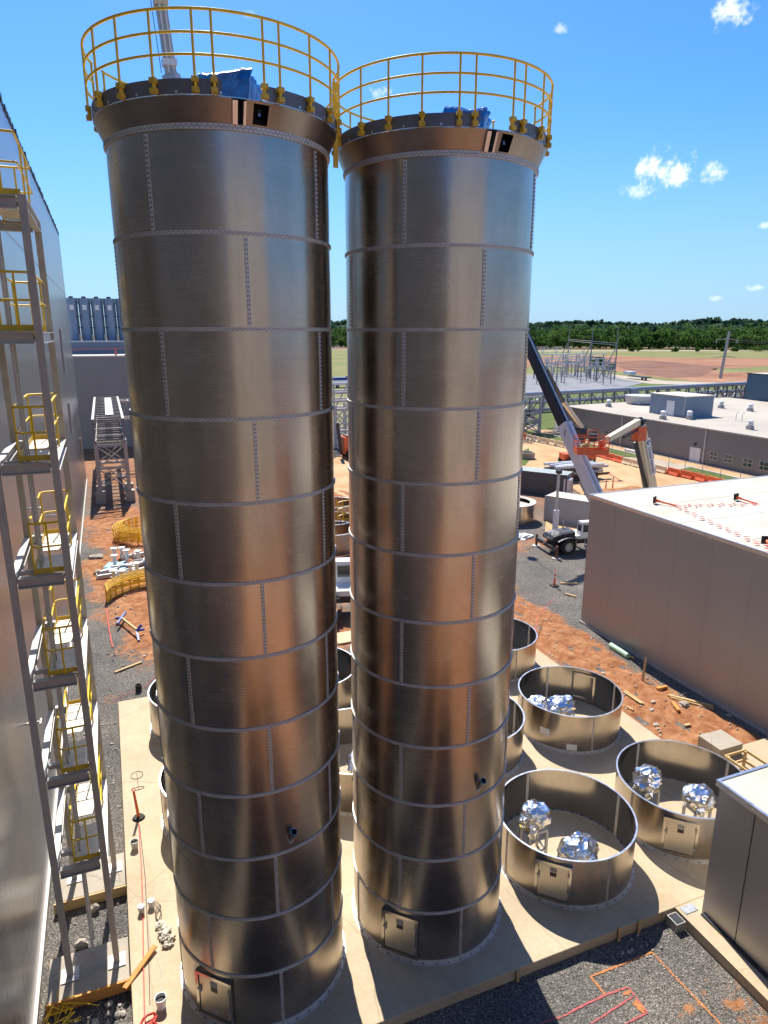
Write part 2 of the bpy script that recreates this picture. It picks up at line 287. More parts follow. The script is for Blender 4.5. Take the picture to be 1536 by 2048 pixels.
# ------------------------------------------------------------------ mesh builder and scene helpers
class MB:
    def __init__(s): s.v = []; s.f = []; s.cut = None
    def second(s): s.cut = len(s.f); return s       # faces added from here on take the second material
    def add(s, vs, fs):
        o = len(s.v); s.v += [Vector(v) for v in vs]; s.f += [tuple(i + o for i in f) for f in fs]; return s
    def box(s, x0, y0, z0, x1, y1, z1):
        x0, x1 = min(x0, x1), max(x0, x1); y0, y1 = min(y0, y1), max(y0, y1); z0, z1 = min(z0, z1), max(z0, z1)
        return s.add([(x, y, z) for x in (x0, x1) for y in (y0, y1) for z in (z0, z1)],
                     [(0, 1, 3, 2), (4, 6, 7, 5), (0, 4, 5, 1), (2, 3, 7, 6), (0, 2, 6, 4), (1, 5, 7, 3)])
    def obox(s, c, ux, uy, hx, hy, z0, z1):          # upright box with a turned footprint
        c = Vector((c[0], c[1], 0)); ux = Vector((ux[0], ux[1], 0)).normalized(); uy = Vector((-ux.y, ux.x, 0))
        P = [c + ux * a * hx + uy * b * hy for a, b in ((-1, -1), (1, -1), (1, 1), (-1, 1))]
        return s.add([(p.x, p.y, z) for z in (z0, z1) for p in P], [(3, 2, 1, 0), (4, 5, 6, 7), (0, 1, 5, 4), (1, 2, 6, 5), (2, 3, 7, 6), (3, 0, 4, 7)])
    def bar(s, p, q, w=.05, h=None, up=(0, 0, 1), w2=None, h2=None):
        p, q = Vector(p), Vector(q); h = h or w; d = (q - p).normalized(); up = Vector(up)
        if abs(d.dot(up)) > .98: up = Vector((0, 1, 0)) if abs(d.y) < .9 else Vector((1, 0, 0))
        a = d.cross(up).normalized(); b = a.cross(d); vs = []
        for c, ww, hh in ((p, w, h), (q, w2 or w, h2 or h)):
            vs += [c + a * (i * ww / 2) + b * (j * hh / 2) for i, j in ((-1, -1), (1, -1), (1, 1), (-1, 1))]
        return s.add(vs, [(3, 2, 1, 0), (4, 5, 6, 7), (0, 1, 5, 4), (1, 2, 6, 5), (2, 3, 7, 6), (3, 0, 4, 7)])
    def tube(s, pts, r, n=8, closed=False, r2=None):
        pts = [Vector(p) for p in pts]; k = len(pts); rings = []
        for i, p in enumerate(pts):
            d = (pts[(i + 1) % k] - pts[i - 1]) if closed else (pts[min(i + 1, k - 1)] - pts[max(i - 1, 0)])
            d = d.normalized(); a = d.cross(Vector((0, 0, 1)))
            a = Vector((1, 0, 0)) if a.length < .05 else a.normalized(); b = a.cross(d)
            rr = r if r2 is None else r + (r2 - r) * i / max(1, k - 1)
            rings.append([p + (a * math.cos(t) + b * math.sin(t)) * rr for t in (2 * math.pi * j / n for j in range(n))])
        vs = [v for g in rings for v in g]; fs = []
        for i in range(k if closed else k - 1):
            for j in range(n):
                i2 = (i + 1) % k; fs.append((i * n + j, i * n + (j + 1) % n, i2 * n + (j + 1) % n, i2 * n + j))
        if not closed: fs += [tuple(range(n))[::-1], tuple(range((k - 1) * n, k * n))]
        return s.add(vs, fs)
    def lathe(s, prof, cx, cy, n=64, a0=0, a1=360, closed_prof=False):   # profile of (r, z)
        full = abs(a1 - a0) >= 359.9; m = n if full else n + 1; k = len(prof)
        vs = [(cx + r * math.cos(R(a0 + (a1 - a0) * i / n)), cy + r * math.sin(R(a0 + (a1 - a0) * i / n)), z) for i in range(m) for r, z in prof]
        fs = []
        for i in range(n):
            i2 = (i + 1) % m
            for j in range(k if closed_prof else k - 1):
                j2 = (j + 1) % k; fs.append((i * k + j, i2 * k + j, i2 * k + j2, i * k + j2))
        if closed_prof and not full: fs += [tuple(range(k)), tuple(range((m - 1) * k, m * k))[::-1]]
        return s.add(vs, fs)
    def arc(s, cx, cy, r0, r1, z0, z1, a0=0, a1=360, n=64):
        return s.lathe([(r0, z0), (r1, z0), (r1, z1), (r0, z1)], cx, cy, n, a0, a1, True)
    def cyl(s, c, r, z0, z1, n=16, r1=None):
        r1 = r if r1 is None else r1
        return s.lathe([(.0001, z0), (r, z0), (r1, z1), (.0001, z1)], c[0], c[1], n)
    def poly(s, pts): return s.add(pts, [tuple(range(len(pts)))])
    def blob(s, c, r, seed=0, amp=.25, sub=2, freq=1.0, flat=None):
        import bmesh
        b = bmesh.new(); bmesh.ops.create_icosphere(b, subdivisions=sub, radius=1)
        rr = r if isinstance(r, (tuple, list)) else (r, r, r); off = Vector((seed * 3.1, seed * 1.7, seed * .9)); vs = []
        for v in b.verts:
            k = 1 + amp * noise.noise(v.co * freq * 2.2 + off) + amp * .5 * noise.noise(v.co * freq * 5 + off)
            p = Vector((v.co.x * rr[0] * k, v.co.y * rr[1] * k, v.co.z * rr[2] * k))
            if flat is not None and p.z < flat: p.z = flat
            vs.append(p + Vector(c))
        fs = [tuple(v.index for v in f.verts) for f in b.faces]; b.free(); return s.add(vs, fs)
    def build(s, name, mat, parent=None, smooth=None, mat2=None):
        org = Vector((0, 0, 0)); p = parent
        while p: org += Vector(p.location); p = p.parent
        me = bpy.data.meshes.new(name); me.from_pydata([v - org for v in s.v], [], s.f)
        me.materials.append(mat)
        if mat2:
            me.materials.append(mat2); me.polygons.foreach_set('material_index', [0] * s.cut + [1] * (len(s.f) - s.cut))
        if smooth:
            me.polygons.foreach_set('use_smooth', [True] * len(me.polygons)); me.set_sharp_from_angle(angle=R(smooth))
        me.update(); o = bpy.data.objects.new(name, me); col.objects.link(o)
        if parent: o.parent = parent
        return o
def tag(o, label=None, cat=None, group=None, kind=None):
    for k, v in (('label', label), ('category', cat), ('group', group), ('kind', kind)):
        if v: o[k] = v
    return o
def thing(name, loc, label, cat, group=None):
    o = bpy.data.objects.new(name, None); o.location = loc; o.empty_display_size = .3; col.objects.link(o)
    return tag(o, label, cat, group)
def copy_tree(o, parent=None):
    c = o.copy(); col.objects.link(c); c.parent = parent
    for ch in list(o.children): copy_tree(ch, c)
    return c
def another(proto, loc, label, rz=0, group=None):
    c = copy_tree(proto); c.location = loc; c.rotation_euler.z = rz; c['label'] = label
    if group: c['group'] = group
    return c
def struct(o): o['kind'] = 'structure'; return o
def solid(name, mb, mat, label, cat, group=None, smooth=None):   # a thing that is one mesh
    return tag(mb.build(name, mat, None, smooth), label, cat, group)
def text_mesh(name, body, size, mat, parent, mtx):
    cu = bpy.data.curves.new(name, 'FONT'); cu.body = body; cu.size = size; cu.extrude = .004; cu.align_x = 'CENTER'; cu.align_y = 'CENTER'
    t = bpy.data.objects.new(name, cu); col.objects.link(t); dg = bpy.context.evaluated_depsgraph_get(); dg.update()
    me = bpy.data.meshes.new_from_object(t.evaluated_get(dg)); bpy.data.objects.remove(t); bpy.data.curves.remove(cu)
    org = Vector((0, 0, 0)); p = parent
    while p: org += Vector(p.location); p = p.parent
    me.transform(mtx); me.transform(__import__('mathutils').Matrix.Translation(-org)); me.materials.clear(); me.materials.append(mat)
    o = bpy.data.objects.new(name, me); col.objects.link(o); o.parent = parent; return o
def frame_mtx(o, x, y):
    from mathutils import Matrix
    x = Vector(x).normalized(); y = Vector(y); y = (y - x * y.dot(x)).normalized(); z = x.cross(y)
    return Matrix(((x.x, y.x, z.x, o[0]), (x.y, y.y, z.y, o[1]), (x.z, y.z, z.z, o[2]), (0, 0, 0, 1)))
G = -.3
ORD = ['first', 'second', 'third', 'fourth', 'fifth', 'sixth', 'seventh', 'eighth', 'ninth', 'tenth', 'eleventh', 'twelfth', 'thirteenth',
       'fourteenth', 'fifteenth', 'sixteenth', 'seventeenth', 'eighteenth', 'nineteenth', 'twentieth']
# ------------------------------------------------------------------ ground
def sstep(a, b, x):
    t = max(0, min(1, (x - a) / (b - a))); return t * t * (3 - 2 * t)
def fbm(x, y, f=1, o=4): return noise.fractal(Vector((x * f, y * f, 3.3)), 1, 2, o)
CL = [(1.2, 38, 2.2, 4.5, .5), (-.5, 43, 1.2, 2.5, .4), (.3, 46.5, 3, 3.2, .55), (2.5, 34, 2, 7, .4), (0, 60, 2.5, 6, .45), (-.7, 54, 1.2, 4, .2), (3, 52, 3, 6, .4),
      (20.2, 24, 1.5, 9, .85), (19.6, 31, 1.8, 4, .6), (20.5, 17, 1.8, 3, .7), (12, 33, 5, 4, .3), (27, 41, 6, 2.2, .3), (24, 37, 3, .8, .12), (10, 48, 8, 10, .35),
      (17, 60, 12, 14, .55), (11.2, 8.9, .45, .25, .3), (12.4, 8.6, .3, .2, .2), (4, -6, 16, 9, .7), (16, 0, 6, 6, .45), (-1, 29, .6, .8, .25)]
def clay_at(x, y):
    v = .12 + .22 * fbm(x, y, .45)
    for cx, cy, sx, sy, a in CL: v += a * math.exp(-((x - cx) / sx) ** 2 - ((y - cy) / sy) ** 2)
    return v - .25 * sstep(22.1, 22.6, x) * sstep(15, 17, y) * sstep(30, 28, y)
def height_at(x, y, c=None):
    c = clay_at(x, y) if c is None else c; k = sstep(.25, .6, c)
    h = G + .02 * fbm(x, y, .8) + k * (.09 * fbm(x, y, 1.1, 5) + .03)
    if 18.3 < x < 22.6 and y > 14: h += .075 * math.sin(x * 5.2 + 1.6 * fbm(y, 3, .25)) * k + .05 * abs(fbm(x * .4, y * 2.2, .8, 5)) * k
    return h
X0, X1, Y0, Y1, ST = -2.95, 31.05, -12, 64, .17
nx, ny = int((X1 - X0) / ST) + 1, int((Y1 - Y0) / ST) + 1
mb = MB(); cl = []
for j in range(ny):
    for i in range(nx):
        x, y = X0 + i * ST, Y0 + j * ST; c = clay_at(x, y); cl.append(c)
        e = min(sstep(X1, X1 - 1, x), sstep(Y1, Y1 - 2, y)); mb.v.append(Vector((x, y, G - .03 + (height_at(x, y, c) - G + .03) * e)))
mb.f = [(j * nx + i, j * nx + i + 1, (j + 1) * nx + i + 1, (j + 1) * nx + i) for j in range(ny - 1) for i in range(nx - 1)]
gr = struct(mb.build('ground', GNEAR, None, 180))
at = gr.data.attributes.new('clay', 'FLOAT', 'POINT'); at.data.foreach_set('value', cl)
struct(MB().poly([(-3500, -3500, G - .04), (3500, -3500, G - .04), (3500, 3500, G - .04), (-3500, 3500, G - .04)]).build('terrain', GFAR))
def sheet(name, pix, mat, dz, wob=0, world=False):
    P = [Vector(p) if world else atZ(*p, G) for p in pix]; out = []
    for i, p in enumerate(P):
        q = P[(i + 1) % len(P)]; k = max(1, min(40, int((q - p).length / max(.4, p.length * .02))))
        for j in range(k):
            r = p.lerp(q, j / k); r.z = G + dz
            if wob: r.x += wob * r.length * .01 * noise.noise(r * (6 / r.length)); r.y += wob * r.length * .02 * noise.noise(r * (7 / r.length) + Vector((9, 2, 1)))
            out.append(r)
    return struct(MB().poly(out).build(name, mat))
# far fields, seen over the roofs: dry grass, graded clay, lawns, the road and the switchyard pad
sheet('clay_yard', [(-2.8, -25.8, 0), (27, -25.8, 0), (27, -11.9, 0), (-2.8, -11.9, 0)], FCLAY, .02, 0, True)
sheet('grass_field', [(560, 700), (1700, 697), (1900, 790), (1250, 800), (600, 860)], FIELD, .02)
sheet('clay_field', [(1000, 715), (1190, 711), (1330, 716), (1640, 717), (1700, 762), (1420, 766), (1290, 752), (1200, 735), (1010, 733)], FCLAY, .05, 1)
sheet('dark_clay_patch', [(1225, 727), (1300, 722), (1440, 733), (1400, 752), (1340, 757), (1290, 749)], FCLAYD, .08, 2)
sheet('grass_patch', [(1420, 737), (1560, 731), (1580, 741), (1440, 745)], FIELD, .08, 2)
sheet('far_road', [(1000, 701.5), (1700, 700), (1700, 701.6), (1000, 703.2)], PAVE, .09)
sheet('lawn', [(1200, 747), (1310, 760), (1420, 768), (1640, 762), (1640, 800), (1240, 820), (1000, 860), (1000, 760)], LAWN, .08, 1)
sheet('access_road', [(1215, 748), (1330, 762), (1560, 771), (1560, 776), (1300, 768), (1200, 752)], PAVE, .1)
sheet('switchyard', [(1000, 752), (1195, 744), (1245, 758), (1290, 766), (1230, 779), (1000, 800)], YARD, .12)
sheet('field_road', [(1370, 797), (1560, 792), (1560, 799), (1390, 806)], PAVE, .12)
sheet('haul_road', [(31, 43, 0), (37, 40, 0), (46, 30, 0), (60, 30, 0), (57.2, 45, 0), (57.2, 90, 0), (62, 106, 0), (45, 106, 0), (37, 84, 0), (28, 84, 0), (12, 60, 0), (20, 55, 0), (31, 58, 0), (38.5, 63, 0), (45, 62, 0), (41, 50, 0), (34, 47, 0)], SAND, .03, .4, True)
sheet('grass_verge', [(57.4, 30, 0), (62.6, 30, 0), (62.6, 64, 0), (57.4, 58, 0)], LAWN, .012, 0, True)
sheet('grass_strip', [(57.4, 70.5, 0), (62.6, 66, 0), (62.6, 96, 0), (57.4, 96, 0)], LAWN, .016, 0, True)
sheet('walkway', [(62.6, 30, 0), (65.48, 30, 0), (65.48, 96, 0), (62.6, 96, 0)], SAND, .02, 0, True)
sheet('paved_apron', [(57.4, 58.2, 0), (62.55, 59.5, 0), (62.55, 65.5, 0), (57.4, 70, 0)], PAVE, .022, 0, True)
sheet('grass_island', [(1040, 905), (1062, 898), (1070, 915), (1055, 932), (1030, 935)], LAWN, .045, 1)
sheet('grass_bank', [(1085, 835), (1120, 826), (1120, 858), (1080, 862)], LAWN, .05, 1)
# concrete pad under the silos, with its formed edge, and the kerb slab of the box building
mb = MB().box(-.8, 11.05, -.72, 18.3, 27.9, 0)
slab = struct(mb.build('slab', SLAB))
bv = slab.modifiers.new('bevel', 'BEVEL'); bv.width = .02; bv.segments = 2
struct(MB().box(12.86, 2, -.7, 24, 11.047, -.004).box(18.303, 11.05, -.7, 22.2, 15.9, -.006).build('pavement', SLAB))
# stones scattered on the crushed stone by the pad, the clay strip and the yard
mb = MB(); rs = random.Random(5)
def stone(x, y, s, i): mb.blob((x, y, height_at(x, y) + s * .3), (s, s * rs.uniform(.6, 1.1), s * rs.uniform(.5, .8)), i, .5, 1)
for i in range(170): stone(rs.uniform(11.3, 12.75) if i % 4 else rs.uniform(8, 12.7), rs.uniform(6, 10.8), rs.uniform(.01, .03), i)
for i in range(14): stone(11.4 + rs.gauss(0, .25), 10.4 + rs.gauss(0, .2), rs.uniform(.03, .06), i)
for i in range(170): stone(rs.uniform(18.5, 22.4), rs.uniform(15, 31), rs.uniform(.02, .07) * (2 if i % 23 == 0 else 1), i)
for i in range(260): stone(rs.uniform(-1.3, 4), rs.uniform(28.5, 60), rs.uniform(.02, .09), i)
for i in range(120): stone(rs.uniform(-2.4, -.9), rs.uniform(10.5, 27), rs.uniform(.02, .07), i)
for i in range(60): stone(rs.gauss(-1.3, .3), rs.gauss(12.6, .7), rs.uniform(.03, .12), i)
tag(mb.build('loose_stones', pm('loose_stone', (.42, .38, .32), .9, 0, .45, 4)), kind='stuff')
# sprayed survey paint on the crushed stone
z3 = lambda x, y: atZ(980 + x / 2.763, 1740 + y / 2.763, G)
PO = pm('orange_spray_paint', (.2, .15, .1), .9, 0, .3, 22, c2=(.8, .25, .05)); PP = pm('pink_spray_paint', (.2, .13, .12), .9, 0, .3, 22, c2=(.75, .12, .12))
def paint(name, lines, mat, label, wd=.05):
    mb = MB(); r = random.Random(len(lines))
    for L in lines:
        P = [z3(*q) for q in L]
        for a, b in zip(P, P[1:]):
            k = max(2, int((b - a).length / .05)); d = (b - a).normalized(); s = Vector((-d.y, d.x, 0)); row = []
            for i in range(k + 1):
                c = a.lerp(b, i / k); wv = wd * r.uniform(.55, 1.15) / 2; c += s * r.uniform(-.008, .008)
                row.append([Vector((q.x, q.y, 0)) for q in (c + s * wv, c - s * wv)])
            for r0 in row:
                for q in r0: q.z = height_at(q.x, q.y) + .012
            o = len(mb.v); mb.v += [q for r0 in row for q in r0]
            mb.f += [(o + 2 * i, o + 2 * i + 1, o + 2 * i + 3, o + 2 * i + 2) for i in range(k)]
    return solid(name, mb, mat, label, 'marking')
paint('survey_mark', [[(640, 695), (555, 590), (895, 455), (1280, 860), (1330, 930)]], PO, 'orange sprayed outline on the dark crushed stone in the foreground', .06)
paint('survey_mark', [[(280, 850), (400, 810), (640, 690), (765, 648), (870, 790), (740, 855)], [(560, 850), (790, 700)]], PP, 'pink sprayed lines ending in a hooked box on the crushed stone')
paint('survey_mark', [[(735, 690), (775, 670)], [(740, 680), (770, 690)], [(790, 730), (850, 790)], [(800, 720), (855, 775)]], PO, 'orange sprayed lettering inside the pink box on the crushed stone', .09)

# ------------------------------------------------------------------ silos
RS = 1.945
SIL, SIR = (2.32, 13.77), (6.756, 13.77)
def shell_ring(parent, cx, cy, z0, z1, seams, name='shell_ring', mat=STEEL, n=96):
    k = 6; prof = [(RS + .005 * math.sin(math.pi * j / k), z0 + (z1 - z0) * j / k) for j in range(k + 1)]
    o = MB().lathe(prof, cx, cy, n).build(name, mat, parent, 60)
    for a in seams:                                            # lapped vertical joint: strip with two rows of bolts
        da = math.degrees(.034 / RS)
        s = MB().arc(cx, cy, RS - .01, RS + .014, z0 + .05, z1 - .05, a - da, a + da, 3)
        b = s.second(); nb = 19
        for sd in (-1, 1):
            for i in range(nb):
                z = z0 + .1 + (z1 - z0 - .2) * i / (nb - 1); aa = R(a + sd * da * .45); r = RS + .014
                c = Vector((cx + r * math.cos(aa), cy + r * math.sin(aa), z)); u = Vector((math.cos(aa), math.sin(aa), 0))
                b.bar(c - u * .004, c + u * .007, .012, .03)
        s.build('seam_strip', BAND, o, None, BOLT)
    return o
def flange(parent, cx, cy, z, hh=.031, out=.02, name='bolted_band', nb=150, top=True):
    s = MB().lathe([(RS - .012, z - hh), (RS + out, z - hh), (RS + out, z - .008), (RS + out * .55, z), (RS + out, z + .008), (RS + out, z + hh), (RS - .012, z + hh)], cx, cy, 128)
    b = s.second()
    for i in range(nb):
        for zz in (z - hh * .52, z + hh * .52):
            aa = 2 * math.pi * (i + (.5 if zz > z else 0)) / nb; u = Vector((math.cos(aa), math.sin(aa), 0))
            c = Vector((cx, cy, zz)) + u * (RS + out); b.bar(c - u * .004, c + u * .008, .014, .014)
    return s.build(name, BAND, parent, 20, BOLT)
def access_door(parent, cx, cy, am, z0=.16, z1=1.33, label=False):
    ha = 14.2; u = Vector((math.cos(R(am)), math.sin(R(am)), 0)); t = Vector((-u.y, u.x, 0)); rr = RS
    hw = rr * math.sin(R(ha)); d = rr + .012; c0 = Vector((cx, cy, 0)) + u * d
    fr = MB(); ir = rr * math.cos(R(ha)) - .03
    def bx(m, a0, a1, za, zb, da, db):
        P = [Vector((cx, cy, 0)) + u * dd + t * aa + Vector((0, 0, zz)) for dd in (da, db) for aa, zz in ((a0, za), (a1, za), (a1, zb), (a0, zb))]
        return m.add(P, [(3, 2, 1, 0), (4, 5, 6, 7), (0, 1, 5, 4), (1, 2, 6, 5), (2, 3, 7, 6), (3, 0, 4, 7)])
    bx(fr, -hw, -hw + .075, z0, z1, ir, d + .035); bx(fr, hw - .075, hw, z0, z1, ir, d + .035)
    bx(fr, -hw + .075, hw - .075, z1 - .07, z1, ir, d + .035); bx(fr, -hw + .075, hw - .075, z0, z0 + .07, ir, d + .035)
    f = fr.build('access_door', STEEL_IN, parent)
    tl = Vector((0, 0, 1)); P = [Vector((cx, cy, 0)) + u * (d + .012 + tilt) + t * aa + tl * zz for aa, zz, tilt in
        ((-hw + .085, z0 + .08, 0), (hw - .085, z0 + .08, 0), (hw - .085, z1 - .08, 0), (-hw + .085, z1 - .08, 0))]
    MB().poly(P).build('door_panel', DOORM, f)
    bx(MB(), -.085, .085, z1 - .42, z1 - .3, d + .013, d + .018).build('warning_label', LABEL, f)
    v = MB()
    for i in range(4): bx(v, -.09, .09, z1 - .27 + i * .032, z1 - .255 + i * .032, d + .012, d + .026)
    v.build('vent', GREYL, f); v = MB()
    for i in range(3): bx(v, -.09, .09, z0 + .17 + i * .032, z0 + .182 + i * .032, d + .012, d + .024)
    v.build('vent', GREYL, f); v = MB(); bx(v, -hw + .1, -hw + .13, .62 + z0, .8 + z0, d + .014, d + .05); bx(v, -hw + .05, -hw + .13, .7 + z0, .725 + z0, d + .036, d + .06)
    v.build('handle', GREYP, f)
    for zz in (z0 + .25, z1 - .3): bx(MB(), hw - .1, hw - .05, zz, zz + .12, d + .036, d + .052).build('hinge', GREYP, f)
    return f
def silo():
    cx, cy = SIL
    s = thing('silo', (cx, cy, 0), 'tall bolted stainless silo nearer the stair tower, blue wrapped box on its roof', 'silo', 'tall stainless silos')
    for k in range(12):
        shell_ring(s, cx, cy, 1.5 * k, 1.5 * (k + 1), (-135, -45, 45, 135) if k % 2 else (-90, 0, 90, 180))
        if k: flange(s, cx, cy, 1.5 * k)
    flange(s, cx, cy, 18.03, .042, .03, 'top_band')
    b = MB().arc(cx, cy, RS - .02, RS + .075, 0, .012, n=96).arc(cx, cy, RS, RS + .016, .012, .1, n=96)
    b.second()
    for i in range(40):
        a = 2 * math.pi * i / 40; b.cyl((cx + (RS + .045) * math.cos(a), cy + (RS + .045) * math.sin(a)), .013, .012, .05, 6)
    b.build('base_flange', BAND, s, 30, BOLT)
    access_door(s, cx, cy, -134.6)
    aa = R(-79.5); u = Vector((math.cos(aa), math.sin(aa), 0)); c = Vector((cx, cy, 4.7)) + u * (RS - .08); e = c + u * .24 + Vector((0, 0, .34))
    nzl = MB().lathe([(.072, 0), (.072, .42), (.06, .42), (.06, 0)], 0, 0, 20, closed_prof=True)
    m = frame_mtx(c, u.cross(Vector((0, 0, 1))), (e - c).cross(u.cross(Vector((0, 0, 1)))) * 1)
    zax = (e - c).normalized(); xax = u.cross(Vector((0, 0, 1))).normalized(); yax = zax.cross(xax)
    nzl.v = [c + xax * v.x + yax * v.y + zax * v.z for v in nzl.v]; nzo = nzl.build('filler_nozzle', STEEL_IN, s, 40)
    pl = MB().lathe([(.0001, .3), (.062, .3)], 0, 0, 20); pl.v = [c + xax * v.x + yax * v.y + zax * v.z for v in pl.v]; pl.build('bore_shade', DARK, nzo)  # black disc painting in the dark down the pipe
    col_ = MB().tube([Vector((cx, cy, 4.83 + .16 * math.sin(t))) + Vector((math.cos(aa + .04 * math.cos(t)), math.sin(aa + .04 * math.cos(t)), 0)) * (RS + .006) for t in (2 * math.pi * i / 20 for i in range(20))], .006, 5, True)
    col_.build('weld_collar', RIM, nzo)
    # flared head: skirt panels with an access gap, inspection cut-out, parapet plates
    for a0, a1 in ((-268, -93.5), (-87.6, 92)):
        n = max(6, int((a1 - a0) / 3))
        if a0 == -87.6:                       # panel with the rectangular cut-out
            hs_ = (-84.4, -77.4)
            prof = lambda f0, f1: [(RS + .01 + .155 * f, 18.07 + .34 * f) for f in (f0, f1)]
            k = MB().lathe(prof(0, 1), cx, cy, 2, a0, hs_[0]).lathe(prof(0, 1), cx, cy, n, hs_[1], a1).lathe(prof(0, .1), cx, cy, 3, *hs_).lathe(prof(.88, 1), cx, cy, 3, *hs_)
            pn = k.build('flared_skirt', COLLAR, s, 40)
        else: MB().lathe([(RS + .01, 18.07), (RS + .165, 18.41)], cx, cy, n, a0, a1).build('flared_skirt', COLLAR, s, 40)
    MB().lathe([(RS - .16, 18.0), (RS - .16, 18.45)], cx, cy, 96).build('dark_backing', DARK, s, 60)  # black backing for the dark behind the gap and cut-out
    MB().tube([Vector((cx, cy, 18.2)) + Vector((math.cos(R(-81)), math.sin(R(-81)), 0)) * (RS + .03), Vector((cx, cy, 18.3)) + Vector((math.cos(R(-81)), math.sin(R(-81)), 0)) * (RS + .0)], .05, 12).build('inlet_stub', STEEL_IN, s, 40)
    fl = MB()
    for a in (-93, -92, -88.4):
        p = Vector((math.cos(R(a)), math.sin(R(a)), 0)); fl.bar(Vector((cx, cy, 18.08)) + p * (RS + .03), Vector((cx, cy, 18.38)) + p * (RS + .16), .04, .1)
    fl.build('gap_plate', RIM, s)
    gaps = [(-268, -97.5), (-79.5, -1.2), (4, 88)]
    for a0, a1 in gaps:
        MB().arc(cx, cy, 2.1, 2.112, 18.42, 18.63, a0, a1, max(8, int((a1 - a0) / 3))).build('parapet_plate', PARA, s, 40)
    MB().lathe([(.0001, 18.62), (1.0, 18.56), (RS - .15, 18.44), (RS + .165, 18.415), (RS + .165, 18.4), (RS - .16, 18.4)], cx, cy, 96).build('roof', STEEL_IN, s, 40)
    for a in range(-170, -20, 9):
        if -97 < a < -78: continue
        p = Vector((math.cos(R(a)), math.sin(R(a)), 0)); MB().bar(Vector((cx, cy, 18.45)) + p * 2.11, Vector((cx, cy, 18.45)) + p * 2.125, .03).build('parapet_bolt', RIM, s)
    # guard rail
    g = MB(); g0 = thing('x', (0, 0, 0), None, None); bpy.data.objects.remove(g0)
    rr = 2.165
    def rail(z, a0, a1, r=.021):
        n = int(abs(a1 - a0) / 4); return MB().tube([(cx + rr * math.cos(R(a0 + (a1 - a0) * i / n)), cy + rr * math.sin(R(a0 + (a1 - a0) * i / n)), z) for i in range(n + 1)], r, 8)
    top = rail(19.52, -201, -1, .023).build('guard_rail', YEL, s, 60)
    rail(19.22, -201, -1).build('mid_rail', YEL, top, 60); rail(18.93, -201, -1).build('mid_rail', YEL, top, 60)
    bk = rail(19.52, 30, 149, .023).build('guard_rail', YEL, s, 60); rail(19.22, 30, 149).build('mid_rail', YEL, bk, 60)
    for a in (-200, -181, -158, -141.4, -124.9, -107.8, -100.4, -80.2, -73, -56.5, -39.5, -22, -2, 31, 55, 80, 104, 128, 148):
        u = Vector((math.cos(R(a)), math.sin(R(a)), 0)); t = Vector((-u.y, u.x, 0)); c = Vector((cx, cy, 0)) + u * rr
        par = top if a < 5 else bk
        po = MB().tube([c + Vector((0, 0, 18.42)), c + Vector((0, 0, 19.51))], .02, 8).build('post', YEL, par, 60)
        b = MB()
        for z in (18.43, 18.57):
            b.bar(c - t * .05 + Vector((0, 0, z + .03)), c + t * .05 + Vector((0, 0, z + .03)), .09, .07)
        b.bar(c + Vector((0, 0, 18.44)) - u * .03, c + Vector((0, 0, 18.63)) - u * .03, .04, .05); b.build('bracket', YELD, po)
    return s
SL = silo()
SR = another(SL, (*SIR, 0), 'tall bolted stainless silo at the centre of the photo, right of its twin')
# crossover gate post and rails between the two silo heads
ct = thing('crossover_gate', (4.52, 13.9, 18.1), 'yellow gate post and curved rails bridging the gap between the two silo heads', 'guard rail')
MB().box(4.43, 13.62, 18.0, 4.52, 13.66, 19.45).build('gate_post', YEL, ct); MB().box(4.43, 14.5, 18.2, 4.47, 14.54, 19.3).build('gate_post', YEL, ct)
for z in (18.7, 19.0, 19.3):
    MB().tube([(4.5, 13.7, z), (4.54, 13.95, z), (4.6, 14.25, z), (4.62, 14.6, z)], .02, 8).build('rail', YEL, ct, 60)
for yy in (13.95, 14.6): MB().tube([(4.55 + (yy - 13.95) * .1, yy, 18.2), (4.55 + (yy - 13.95) * .1, yy, 19.3)], .018, 8).build('post', YEL, ct, 60)
# roof units wrapped in blue plastic
def wrapped_unit(cx, cy, rot, tilt, label, seed):
    t = thing('roof_unit', (cx, cy, 18.5), label, 'roof unit', 'wrapped units on the silo roofs')
    b = MB(); s = .41; n = 10
    for zz, k in ((18.8, 1.0), (18.95, 1.02), (19.12, 1.05), (19.22, 1.08), (19.26, .98), (19.29, .6), (19.31, .05)):
        for i in range(4 * n):
            sd, f = divmod(i, n); f = f / n * 2 - 1; x, y = [(f, -1), (1, f), (-f, 1), (-1, -f)][sd]
            w_ = (.035 if zz < 19.15 else .1) * noise.noise(Vector((x * 2.6 + seed, y * 2.6, zz * 4)))
            p = Vector((x * s * k + w_, y * s * k + w_, 0)); c, sn = math.cos(rot), math.sin(rot)
            b.v.append(Vector((cx + p.x * c - p.y * sn, cy + p.x * sn + p.y * c, zz + w_ + tilt * p.x)))
    m = 4 * n
    b.f = [(j * m + i, j * m + (i + 1) % m, (j + 1) * m + (i + 1) % m, (j + 1) * m + i) for j in range(6) for i in range(m)]
    b.build('plastic_wrap', BLUEW, t); MB().obox((cx, cy), (math.cos(rot), math.sin(rot)), 0, s * .97, s * .97, 18.55, 18.9).build('carton', CARD, t); return t
wrapped_unit(2.56, 13.6, R(-28), .0, 'crinkled blue plastic wrapped box on the roof of the left silo', 1)
wrapped_unit(7.35, 13.85, R(-35), -.08, 'dark blue wrapped box with tilted top on the roof of the right silo', 5)
d_ = thing('roof_hatch', (7.62, 13.2, 18.45), 'small bright metal hatch on the roof edge of the right silo', 'hatch')
